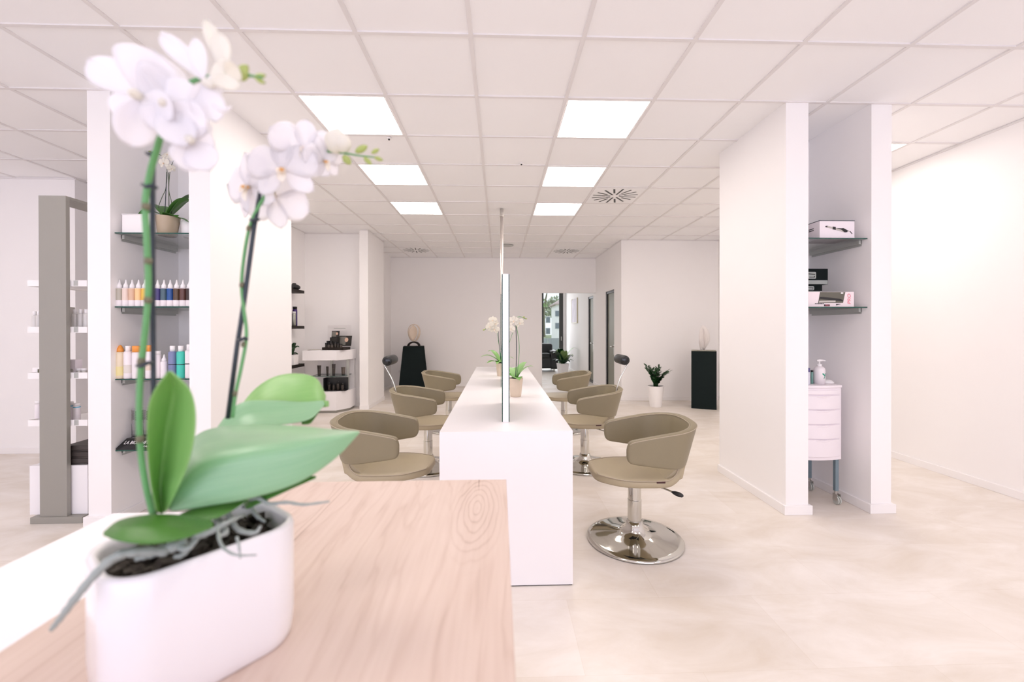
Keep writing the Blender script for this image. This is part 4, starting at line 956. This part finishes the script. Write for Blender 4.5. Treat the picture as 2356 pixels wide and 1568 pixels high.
b3 = carton('pale_carton', 'pale printed carton on the third tower shelf', 'box', (dtp(166, 850), 3.15, SZ[2]), .075, .05, .115, PALEB)
bm = B(); quadp(bm, roundrect(.011, .011, .010, 5, .012, .04), -.0255); obj('round_print', bm, SILV, b3)
for k, px in enumerate((186, 197)): bottle('small silver jar %s on the third tower shelf' % ['beside the pale carton', 'at the pillar end'][k], (dtp(px, 850), 3.13, SZ[2]), .018, .055, SILV, None, WHITEP, .3, 'wide', group=g, name='cream_jar', cat='jar')
jb = carton('small_brown_box', 'small white and brown box on the left overhang of the third tower shelf', 'box', (dtp(88, 850), 3.15, SZ[2]), .05, .05, .06, WHITEP); obj('brown_edge', bx(.012, .0255, -.0262, -.025, .012, .05), NODE, jb)
BLU = mat('cyan_print', (.03, .42, .62), .4)
for k, px in enumerate((161, 177)): 
    b_ = bottle('white tube with cyan stripe, %s on the fourth tower shelf' % ['left one', 'right one'][k], (dtp(px, 955), 3.14, SZ[3]), .020, .145-.01*k, WB, None, WHITEP, .12, 'wide', (.88, .93, BLU), g)
bottle('white tube on the left overhang of the fourth tower shelf', (dtp(86, 955), 3.15, SZ[3]), .021, .15, WB, None, WHITEP, .12, 'wide', group=g)
BOXB = mat('dark_brown_box', (.045, .036, .032), .45, var=.15)
for k, (z, w_, dx) in enumerate(((.3855, .20, .155), (.4305, .21, .16), (.4755, .20, .15))):
    t = thing('dark_gift_box', ['lowest', 'middle', 'topmost'][k]+' of the dark brown boxes stacked on the base of the display tower', 'box', (-3.06+.11, 3.04+.235, z), rad([4, -2, 3][k]), 'dark boxes stacked on the tower base')
    obj('box_base', bx(-.088, .158, -.188, .098, 0, .010), BOXB, t, bevel=.002); obj('box_lid', bx(-.092, .162, -.192, .102, .0102, .0445), BOXB, t, bevel=.005)

# ------------------------------------------------------------------ black wall shelves with goods
BS = [1.885, 1.325, .728]
for k, z in enumerate(BS):
    t = thing('wall_shelf', ['upper black wall shelf, holding the dark vases', 'middle black wall shelf, holding the violet spray cans', 'lower black wall shelf, holding the white plant pot'][k], 'shelf', (-3.29, 6.55, z), 0, 'black wall shelves behind the left niche pillar')
    obj('board', bx(0, .19, -.45, .375, 0, .045), DBROWN, t, bevel=.002)
    obj('wall_rail', bx(0, .02, -.40, .33, -.012, 0), TBAR, t)
tops = [z+.045 for z in BS]
v1 = thing('round_vase', 'squat round black vase on the upper black shelf', 'vase', (-3.20, 6.80, tops[0]))
obj('body', lathe(B(), [(.001, 0), (.05, 0), (.088, .03), (.088, .055), (.06, .082), (.028, .09), (.028, .105), (.024, .107), (.02, .09), (.001, .08)], 26), BLACK, v1, smooth=True)
v2 = thing('bottle_vase', 'black narrow-necked vase on the upper black shelf, at the pillar edge', 'vase', (-3.20, 6.62, tops[0]))
obj('body', lathe(B(), [(.001, 0), (.05, 0), (.07, .03), (.05, .06), (.016, .10), (.012, .19), (.016, .20), (.001, .19)], 24), BLACK, v2, smooth=True)
VIO = mat('violet_can', (.05, .02, .16), .3); SIL2 = mat('silver_can', (.42, .43, .38), .25, metal=.6)
gs = 'spray cans on the middle black shelf'
def can(lab, y, x, r, h, m, capm): bottle(lab, (x, y, tops[1]), r, h, m, None, capm, .12, 'wide', group=gs, name='spray_can', cat='spray can')
can('violet spray can standing alone at the right end of the middle black shelf', 6.80, -3.19, .034, .30, VIO, BLACK)
can('violet spray can with black cap at the back of the middle black shelf', 6.70, -3.24, .033, .33, VIO, BLACK)
can('silver spray can in front of the violet ones on the middle black shelf', 6.68, -3.15, .028, .22, SIL2, WHITEP)
can('violet spray can at the pillar edge of the middle black shelf', 6.54, -3.22, .033, .33, VIO, BLACK)
ap = thing('potted_succulent', 'white square pot with dark rounded plant on the lower black shelf', 'potted plant', (-3.19, 6.68, tops[2]))
obj('pot', bx(-.075, .075, -.075, .075, 0, .155), WHITEP, ap, bevel=.004)
for k, (az, L_, ri) in enumerate(((10, .12, 1.4), (100, .14, .9), (80, .12, 1.8), (200, .1, 1.5), (300, .12, 1.2), (50, .11, .4))): arch_leaf(ap, (0, 0, .15), rad(az), L_, .075, ri, .4, LEAFZ, fold=.5, thick=.01)
obj('soil', bx(-.065, .065, -.065, .065, .1552, .158), BARK, ap)

# ------------------------------------------------------------------ white product stand in the corner
ps = thing('product_stand', 'white two-tier product stand in the corner behind the left niche', 'display stand', (-2.62, 6.80, 0))
poly = [(-.43, 0), (.06, 0), (.20, .22), (.20, .50), (-.43, .50)]
def off(p, d): return [(x+(d if x < -.2 else -d if x > .1 else -d*.5), y+(d if y < .1 else -d if y > .4 else 0)) for x, y in p]
obj('toe_kick', prism(B(), off(poly, .02), 0, .04), GREYM, ps)
obj('plinth', prism(B(), poly, .04, .335), WHITE, ps, bevel=.002)
obj('top_box', prism(B(), [(x-.02 if x < 0 else x+.015, y-.02 if y < .1 else y) for x, y in poly], .83, .985), WHITE, ps, bevel=.002)
obj('rear_panel', bx(-.41, .19, .46, .485, .335, .83), WHITE, ps)
for (x, y) in ((-.12, .30), (.15, .27)): obj('upright', bx(x-.02, x+.02, y-.015, y+.015, .335, .83), ALU, ps)
gp = obj('glass_shelf', prism(B(), off(poly, .05), .566, .573), [GLASS, GEDGE], ps)
for p in gp.data.polygons: p.material_index = 1 if abs(p.normal.z) < .5 else 0
TUBE = mat('espresso_tube', (.035, .026, .02), .35); TUBL = mat('espresso_tube_light', (.09, .07, .055), .35)
gt = 'dark brown grooming tubes on the glass shelf of the stand'
for k, (dx, dy, r, h, l) in enumerate(((-.24, .10, .032, .17, 'dark brown tube at the left end of the glass shelf'), (-.12, .12, .020, .15, 'slim dark brown can second on the glass shelf'), (.0-.02, .12, .030, .19, 'tallest dark brown tube on the glass shelf'), (.10, .20, .034, .13, 'short dark brown tube at the right end of the glass shelf'))):
    t = thing('grooming_tube', l+' of the white stand', 'tube', (-2.62+dx, 6.80+dy, .573), 0, gt)
    obj('tube_cap', lathe(B(), [(.001, 0), (r*.7, 0), (r*.72, h*.18), (.001, h*.18)], 16), BLACK, t)
    bm = B(); rings(bm, [[(r*(.72+(.28)*u)*math.cos(a), r*(.72*(1-u)+.12*u)*math.sin(a) if k != 1 else r*.72*math.sin(a), h*(.18+.82*u)) for a in [2*PI*q/16 for q in range(16)]] for u in (0, .5, 1)]); obj('tube_body', bm, TUBE if k != 3 else TUBL, t)
    obj('print_line', bx(-r*.5, r*.5, -r*.60, -r*.56, h*.62, h*.66), TUBL, t)
bp_ = thing('black_backdrop_case', 'black open display case standing on the plinth of the white stand', 'display case', (-2.60, 6.98, .335))
obj('case_back', bx(-.19, .155, .02, .035, 0, .205), BLACK, bp_); obj('case_side', bx(-.19, -.18, -.1, .02, 0, .205), BLACK, bp_); obj('case_base', bx(-.19, .155, -.1, .02, 0, .008), BLACK, bp_)
for k, (dx, h) in enumerate(((-.12, .12), (-.05, .10), (.02, .14), (.09, .11))):
    bottle('small dark bottle in the black case, %s from the left' % ['first', 'second', 'third', 'fourth'][k], (-2.60+dx, 6.94, .3435), .022, h, TUBE, None, BLACK, .25, 'flip', group='dark bottles in the black display case')
ct = thing('counter_display', 'black tray display with two portrait cards and dark jars on the white stand', 'display', (-2.62, 6.98, .985), rad(-8))
obj('tray', bx(-.17, .185, -.13, .10, 0, .045), DBROWN, ct, bevel=.002)
SKIN = mat('printed_skin_tone', (.72, .48, .36), .6); HAIRP = mat('printed_dark', (.02, .018, .016), .6); GRYP = mat('printed_grey', (.20, .19, .17), .6)
def card(w_, h, loc, rot, skx, skz, skr):
    c = obj('portrait_card', bx(-w_/2, w_/2, 0, .006, 0, h), HAIRP, ct, loc=loc, rot=rot)
    obj('card_print', bx(-w_*.44, w_*.1, -.001, 0, h*.1, h*.9), GRYP, c)
    bm = B(); lathe(bm, [(.001, -.0035), (skr, -.003), (skr, -.0012)], 16, (skx, 0, skz), 'y', cap=False); bmesh.ops.scale(bm, vec=(1, 1, 1.25), space=Matrix.Translation((-skx, 0, -skz)), verts=bm.verts)
    obj('printed_face', bm, SKIN, c)
card(.24, .17, (.09, .07, .06), (rad(-12), 0, 0), .035, .10, .030)
card(.13, .105, (-.045, .05, .20), (rad(-8), 0, 0), .025, .06, .018)
obj('riser', bx(-.11, .02, .0, .07, .045, .20), HAIRP, ct)
for k, (x, y, r, h, mm) in enumerate(((-.13, -.07, .020, .07, TUBE), (-.13, -.02, .022, .10, TUBE), (-.08, -.08, .022, .05, TUBL), (-.03, -.08, .022, .055, TUBL), (.03, -.08, .018, .085, TUBE), (.075, -.08, .022, .07, TUBE), (.12, -.08, .022, .055, TUBL), (-.08, -.02, .022, .10, TUBE))):
    j = obj('jar', lathe(B(), [(.001, .045), (r, .045), (r, .045+h*.7), (.001, .045+h*.7)], 14, (x, y, 0)), mm, ct); obj('jar_lid', lathe(B(), [(.001, .045+h*.7), (r*1.04, .045+h*.7), (r*1.04, .045+h), (.001, .045+h)], 14, (x, y, 0)), BLACK, j)
fl = thing('leaflet_stack', 'pale flat leaflets lying left of the counter display on the white stand', 'leaflets', (-2.93, 6.88, .985), rad(10))
for k in range(3): obj('leaflet', bx(-.09, .10, -.05, .06, k*.006, k*.006+.0025), [TRIM, mat('tan_leaflet', (.5, .42, .30), .6), TRIM][k], fl, rot=(0, 0, rad(k*7-6)))
sg = thing('acrylic_sign', 'clear upright acrylic sign behind the counter display', 'sign', (-2.66, 7.22, .985)); obj('acrylic_sheet', bx(-.19, .19, 0, .004, .012, .40), ACRYL, sg); obj('sign_foot', bx(-.19, .19, -.03, .03, 0, .012), ACRYL, sg); obj('sign_print', bx(-.09, .10, -.0015, -.0005, .34, .352), ALU, sg)

# ------------------------------------------------------------------ reception counter
CT = .988
CX1, CY1 = .016, .987
rc = thing('reception_counter', 'white reception counter body along the front left', 'reception counter', (CX1, CY1, 0))
obj('cabinet', bx(-.555, -.012, -1.4, -.012, 0.04, CT-.036), WHITE, rc, bevel=.002)
obj('ledge_body', bx(-.735, -.5555, -1.4, -.163, 0.04, CT-.036), WHITE, rc, bevel=.002)
obj('plinth', bx(-.72, -.03, -1.39, -.18, 0, .04), GREYM, rc)
obj('side_ledge', bx(-.748, -.5565, -1.4, -.151, CT-.036, CT), WHITE, rc, bevel=.0015)
wt = tag(obj('wood_countertop', bx(-.556, 0, -1.4, 0, -.0355, 0), WOOD, None, bevel=.001, loc=(CX1, CY1, CT)), 'light oak countertop with a knot, lying on the reception counter in front', 'countertop')

# ------------------------------------------------------------------ hero orchid on the counter
def P(px, py, Y): return at(px, py, y=Y)
ho = thing('potted_orchid', 'large white orchid in a white rectangular pot on the wooden counter, in front', 'orchid', (0, 0, 0))
POC = Vector((-.322, .470, CT)); ho.location = POC; PH = .1315
def loc(v): return Vector(v)-POC
ang = rad(50)
def potring(hx, hy, r, z): 
    out = []
    for x, y in roundrect(hx, hy, r, 8): out.append((x*math.cos(ang)-y*math.sin(ang), x*math.sin(ang)+y*math.cos(ang), z))
    return out
HX, HY = .084, .063
bm = B()
rings(bm, [potring(HX*.93, HY*.92, .035, .0), potring(HX*.965, HY*.955, .037, .003), potring(HX*.985, HY*.98, .038, .012), potring(HX, HY, .038, .03), potring(HX, HY, .038, PH-.006), potring(HX-.0015, HY-.0015, .037, PH-.0015), potring(HX-.004, HY-.004, .035, PH), potring(HX-.007, HY-.007, .033, PH-.001), potring(HX-.0085, HY-.0085, .032, PH-.006), potring(HX-.009, HY-.009, .031, .03)])
obj('pot', bm, CERAM, ho, smooth=True)
bm = B(); rings(bm, [potring(HX-.0095, HY-.0095, .03, PH-.045), potring(HX-.0095, HY-.0095, .03, PH-.025), potring(HX*.5, HY*.5, .02, PH-.018)])
for k in range(90):
    a = random.random()*2*PI; r = random.random()**.6; x, y = math.cos(a)*r*.073, math.sin(a)*r*.05; x, y = x*math.cos(ang)-y*math.sin(ang), x*math.sin(ang)+y*math.cos(ang)
    Mx = Matrix.Translation((x, y, PH-.022+random.random()*.012)) @ Euler((random.random()*3, random.random()*3, random.random()*3)).to_matrix().to_4x4()
    b0 = len(bm.verts); s = random.uniform(.005, .011); g_ = bmesh.ops.create_cube(bm, size=s, matrix=Mx @ Matrix.Diagonal((1.6, 1, .6, 1)))
obj('bark_mix', bm, BARK, ho)
def PL(px, py, Y): return loc(P(px, py, Y))
def root(pts, r, n=6, name='aerial_root'):
    q = catmull([PL(*p) for p in pts], n); m = len(q); rr = [r*(1-.55*(i/(m-1))**2)*(1+.12*math.sin(i*1.9)) for i in range(m)]
    return obj(name, tube(B(), q, rr, 10), ROOT, ho, smooth=True)
root([(385, 1268, .41), (320, 1268, .395), (265, 1280, .385), (215, 1325, .378), (170, 1380, .372), (140, 1420, .37), (118, 1448, .37)], .0042)
root([(560, 1165, .49), (590, 1145, .475), (620, 1158, .47), (660, 1155, .47), (700, 1160, .465), (757, 1153, .46)], .0022)
root([(500, 1195, .455), (520, 1222, .44), (500, 1235, .43)], .0035); root([(520, 1170, .46), (545, 1215, .45), (585, 1225, .44), (600, 1210, .44)], .0028)
root([(470, 1215, .43), (440, 1250, .425), (420, 1275, .415), (400, 1280, .41)], .0035); root([(430, 1250, .42), (380, 1262, .41), (340, 1275, .405), (310, 1285, .40)], .005)
root([(500, 1200, .44), (508, 1250, .415), (540, 1275, .40), (590, 1276, .397)], .0016); root([(545, 1235, .41), (550, 1255, .403), (553, 1285, .40)], .0013)
root([(575, 1160, .50), (590, 1185, .49), (610, 1200, .485)], .0025); root([(450, 1235, .425), (480, 1225, .43), (525, 1200, .44), (560, 1185, .46)], .003)
root([(400, 1250, .42), (430, 1262, .41), (455, 1240, .415)], .003)
def lf(e1, mid, e2, m, name='leaf', thick=.0016): return leaf3(ho, [PL(*p) for p in e1], [PL(*p) for p in mid], [PL(*p) for p in e2], m, name, 5, thick)
# upright leaf in front of the stalk
lf([(360, 1178, .425), (343, 1090, .415), (337, 990, .405), (345, 915, .40), (388, 852, .40)],
   [(372, 1182, .445), (368, 1100, .448), (384, 985, .440), (402, 900, .428), (390, 853, .402)],
   [(384, 1175, .430), (432, 1075, .420), (452, 975, .412), (440, 900, .408), (392, 852, .402)], LEAFA)
# big right-pointing leaf
lf([(395, 1120, .47), (450, 1000, .54), (560, 976, .565), (680, 979, .57), (770, 988, .555), (827, 992, .525)],
   [(385, 1160, .440), (455, 1066, .450), (560, 1038, .455), (680, 1019, .475), (770, 1003, .498), (827, 993, .525)],
   [(392, 1177, .440), (480, 1165, .445), (580, 1147, .455), (690, 1110, .475), (775, 1052, .50), (828, 994, .525)], LEAFB)
# two overlapping right rear leaves
lf([(480, 1010, 0.570), (545, 930, 0.590), (620, 920, 0.610), (690, 924, 0.630), (746, 921, 0.640)],
   [(484, 1015, 0.560), (560, 958, 0.580), (630, 948, 0.600), (700, 938, 0.620), (747, 926, 0.638)],
   [(490, 1020, 0.550), (570, 985, 0.565), (640, 978, 0.580), (712, 965, 0.605), (748, 930, 0.635)], LEAFB)
lf([(540, 960, 0.620), (575, 905, 0.640), (625, 868, 0.660), (680, 858, 0.670), (728, 870, 0.670), (750, 912, 0.665)],
   [(545, 965, 0.610), (600, 920, 0.625), (650, 900, 0.640), (695, 885, 0.650), (730, 885, 0.660), (749, 915, 0.662)],
   [(550, 975, 0.600), (610, 955, 0.610), (660, 945, 0.620), (710, 940, 0.630), (740, 935, 0.640), (748, 920, 0.660)], LEAFA)
lf([(690, 960, 0.610), (705, 952, 0.620), (722, 940, 0.630), (738, 930, 0.635)], [(692, 968, 0.605), (708, 964, 0.615), (724, 955, 0.625), (738, 934, 0.635)], [(694, 976, 0.600), (712, 975, 0.610), (722, 965, 0.620), (738, 940, 0.635)], LEAFD)
# low front-left leaf
lf([(490, 1200, .42), (415, 1184, .425), (342, 1183, .42), (275, 1196, .41), (237, 1226, .395)],
   [(492, 1206, .41), (415, 1208, .40), (345, 1210, .39), (280, 1216, .385), (238, 1228, .39)],
   [(490, 1212, .40), (420, 1240, .385), (340, 1252, .375), (270, 1244, .375), (238, 1231, .39)], LEAFD)
# narrow leaf under the big one, small tips
lf([(560, 1160, .48), (610, 1118, .49), (670, 1098, .50), (728, 1094, .50)], [(562, 1165, .475), (615, 1132, .48), (675, 1110, .49), (728, 1096, .50)], [(566, 1172, .47), (620, 1148, .475), (680, 1120, .485), (728, 1099, .50)], LEAFD)
lf([(738, 928, .64), (748, 922, .64), (756, 921, .64)], [(738, 932, .64), (748, 928, .638), (757, 926, .64)], [(740, 936, .64), (750, 936, .637), (755, 935, .64)], LEAFA, thick=.003)
lf([(400, 1190, .44), (440, 1170, .45), (500, 1150, .46), (570, 1140, .47)], [(402, 1200, .435), (445, 1185, .44), (505, 1168, .45), (570, 1145, .47)], [(410, 1215, .43), (455, 1205, .43), (515, 1185, .44), (572, 1150, .47)], LEAFD)
# left flower stalk, its stake and clips
def stalk(pts, r, m, name='stem'):
    q = catmull([PL(*p) for p in pts], 6); n = len(q); k0 = .62
    return obj(name, tube(B(), q, [r if i/n < k0 else r*(1-.62*(i/n-k0)/(1-k0)) for i in range(n)], 12), m, ho, smooth=True)
stalk([(352, 1185, .455), (336, 1120, .452), (324, 1040, .45), (320, 950, .447), (324, 850, .445), (336, 740, .44), (341, 650, .436), (338, 560, .43), (334, 470, .425), (345, 400, .42), (362, 340, .41), (378, 285, .40), (398, 240, .398), (430, 196, .396), (470, 178, .396), (520, 172, .394), (560, 172, .390), (603, 178, .386)], .0028, STEMG)
obj('stake', tube(B(), [PL(356, 1190, .462), PL(353, 850, .452), PL(351, 600, .445), PL(352, 352, .43)], .0024, 10), STAKE, ho, smooth=True)
for (px, py, Y) in ((322, 1010, .446), (325, 830, .443), (340, 690, .436), (341, 600, .431), (336, 475, .423)):
    obj('node', tube(B(), [PL(px-1, py+7, Y), PL(px, py, Y), PL(px+1, py-7, Y)], [.0028, .0036, .0028], 12), NODE, ho, smooth=True)
def clip(px, py, Y, w_, tilt): obj('stem_clip', tube(B(), [PL(px-w_, py-tilt, Y), PL(px-w_*.5, py-tilt*.5+3, Y-.004), PL(px, py, Y-.005), PL(px+w_*.5, py+tilt*.5-3, Y-.004), PL(px+w_, py+tilt, Y)], .0019, 8), STAKE, ho, smooth=True)
clip(344, 428, .424, 16, 4); clip(333, 838, .444, 17, -3); clip(350, 352, .422, 12, 0)
# right flower stalk
stalk([(535, 960, .50), (542, 905, .502), (556, 840, .505), (567, 770, .508), (560, 705, .51), (556, 650, .512), (563, 580, .514), (575, 520, .515), (592, 480, .516), (622, 432, .520), (655, 390, .530), (700, 352, .535), (745, 348, .528), (790, 352, .517), (828, 358, .517), (868, 362, .517)], .0019, STEMG)
obj('stake', tube(B(), [PL(524, 962, .507), PL(545, 800, .51), PL(562, 690, .512), PL(585, 520, .516), PL(599, 440, .519)], .0026, 10), STAKE, ho, smooth=True)
clip(557, 780, .506, 11, 0); clip(586, 505, .512, 9, 0)
for (px, py, Y) in ((541, 905, .500), (560, 792, .505), (556, 655, .510), (572, 525, .513)):
    obj('node', tube(B(), [PL(px-1, py+6, Y), PL(px, py, Y), PL(px+1, py-6, Y)], [.0018, .0026, .0018], 12), NODE, ho, smooth=True)
def fl_(px, py, Y, nrm, size, roll=0, op=1.0, det=True, ph=0.0, m=PETAL): return make_flower(ho, PL(px, py, Y), nrm, size, roll, m, det, op, ph)
# left cluster
def petals_at(cpx, cpy, cY, pets, m=PETAL, lip=None, ph=0.0):
    """one flower: petals from a shared throat to given tips (pixel, depth), width in metres, twist about their own axis"""
    c = PL(cpx, cpy, cY); bm = B()
    for k, (px, py, Y, wd, tw) in enumerate(pets):
        tp = PL(px, py, Y); yv = (tp-c); ln = yv.length; yv.normalize()
        view = (Vector((0, 0, CAMZ))-P(cpx, cpy, cY)).normalized(); zv = (view-yv*view.dot(yv)).normalized(); xv = yv.cross(zv)
        Mx = Matrix((xv, yv, zv)).transposed().to_4x4() @ Matrix.Rotation(tw, 4, 'Y'); Mx.translation = c+yv*ln*.04
        petal_mesh(bm, ln, wd, cup=.25, ruffle=.03, back=.04, nu=10, nv=8, M_=Mx, wpos=.58, ph=ph+k)
    f = obj('flower', bm, m, ho, smooth=True, solid=.0007)
    if lip:
        bm = B(); lathe(bm, [(.001, 0), (.0035, .002), (.004, .008), (.002, .014), (.001, .015)], 12)
        q = Vector(lip).to_track_quat('Z', 'Y').to_matrix().to_4x4(); q.translation = c; bmesh.ops.transform(bm, matrix=q, verts=bm.verts)
        obj('lip', bm, PETALC, f, smooth=True)
    return f
petals_at(322, 222, .375, [(203, 138, .365, .030, .25), (352, 118, .378, .047, .15), (303, 333, .372, .030, -.2), (262, 262, .37, .022, .3), (400, 190, .385, .042, -.2), (392, 268, .372, .030, .2)], lip=(.2, -1, -.2))
petals_at(385, 240, .380, [(372, 128, .39, .036, .3), (448, 200, .385, .030, -.4), (470, 300, .38, .034, .2), (420, 330, .372, .030, 0), (345, 290, .37, .024, .2)], lip=(.3, -1, -.3), ph=2)
petals_at(438, 322, .384, [(492, 330, .388, .026, .2), (480, 388, .384, .028, 0), (425, 388, .378, .026, -.2), (395, 318, .38, .024, .1), (455, 262, .388, .026, .1)], lip=(.5, -.8, -.3), ph=4)
petals_at(470, 188, .384, [(372, 74, .388, .019, .4), (446, 88, .386, .015, -.3), (494, 275, .382, .024, .2), (455, 262, .38, .020, -.2), (512, 205, .385, .022, .1)], lip=(.8, -.4, -.4), ph=6)
petals_at(518, 168, .380, [(476, 44, .384, .013, .3), (503, 76, .38, .016, -.3), (548, 158, .378, .018, .2), (492, 150, .376, .022, 0), (520, 205, .38, .022, 0)], m=PETALC, ph=8)
obj('flower', tube(B(), catmull([PL(488, 240, .383), PL(505, 252, .382), PL(522, 252, .381), PL(532, 243, .381)], 5), [.0006+.0012*math.sin(q/15*PI) for q in range(16)], 6), PETAL, ho, smooth=True)
# right cluster
fl_(652, 392, .505, (.12, -1, .02), .080, rad(5), ph=.2)
fl_(700, 345, .515, (.45, -.9, .0), .078, rad(-4), ph=1.4)
fl_(575, 430, .525, (-.5, -.85, -.1), .088, rad(10), ph=2.2)
fl_(632, 452, .532, (.1, -.9, -.4), .080, rad(180), ph=3.0)
fl_(745, 370, .525, (.85, -.5, -.2), .055, rad(20), ph=.9)
bud(ho, PL(768, 352, .517), (.2, 0, 1), .030, .026, PETALC, 'opening_bud')
bud(ho, PL(792, 352, .517), (-.1, -.2, 1), .022, .020, PETALC, 'opening_bud')
for (px, py, d, L_, W_) in ((790, 358, (.5, 0, -.6), .013, .009), (818, 350, (.9, 0, .5), .016, .008), (838, 362, (.7, 0, -.7), .012, .006), (855, 352, (.9, 0, .5), .010, .005), (862, 362, (.9, 0, -.3), .010, .005)):
    bud(ho, PL(px, py, .517), d, L_, W_)
for (px, py, d, L_, W_) in ((548, 172, (.6, 0, .6), .012, .008), (555, 185, (.3, 0, .9), .012, .009), (585, 178, (.9, 0, .2), .010, .005), (590, 182, (.9, 0, -.4), .008, .004)):
    bud(ho, PL(px, py, .388), d, L_, W_)
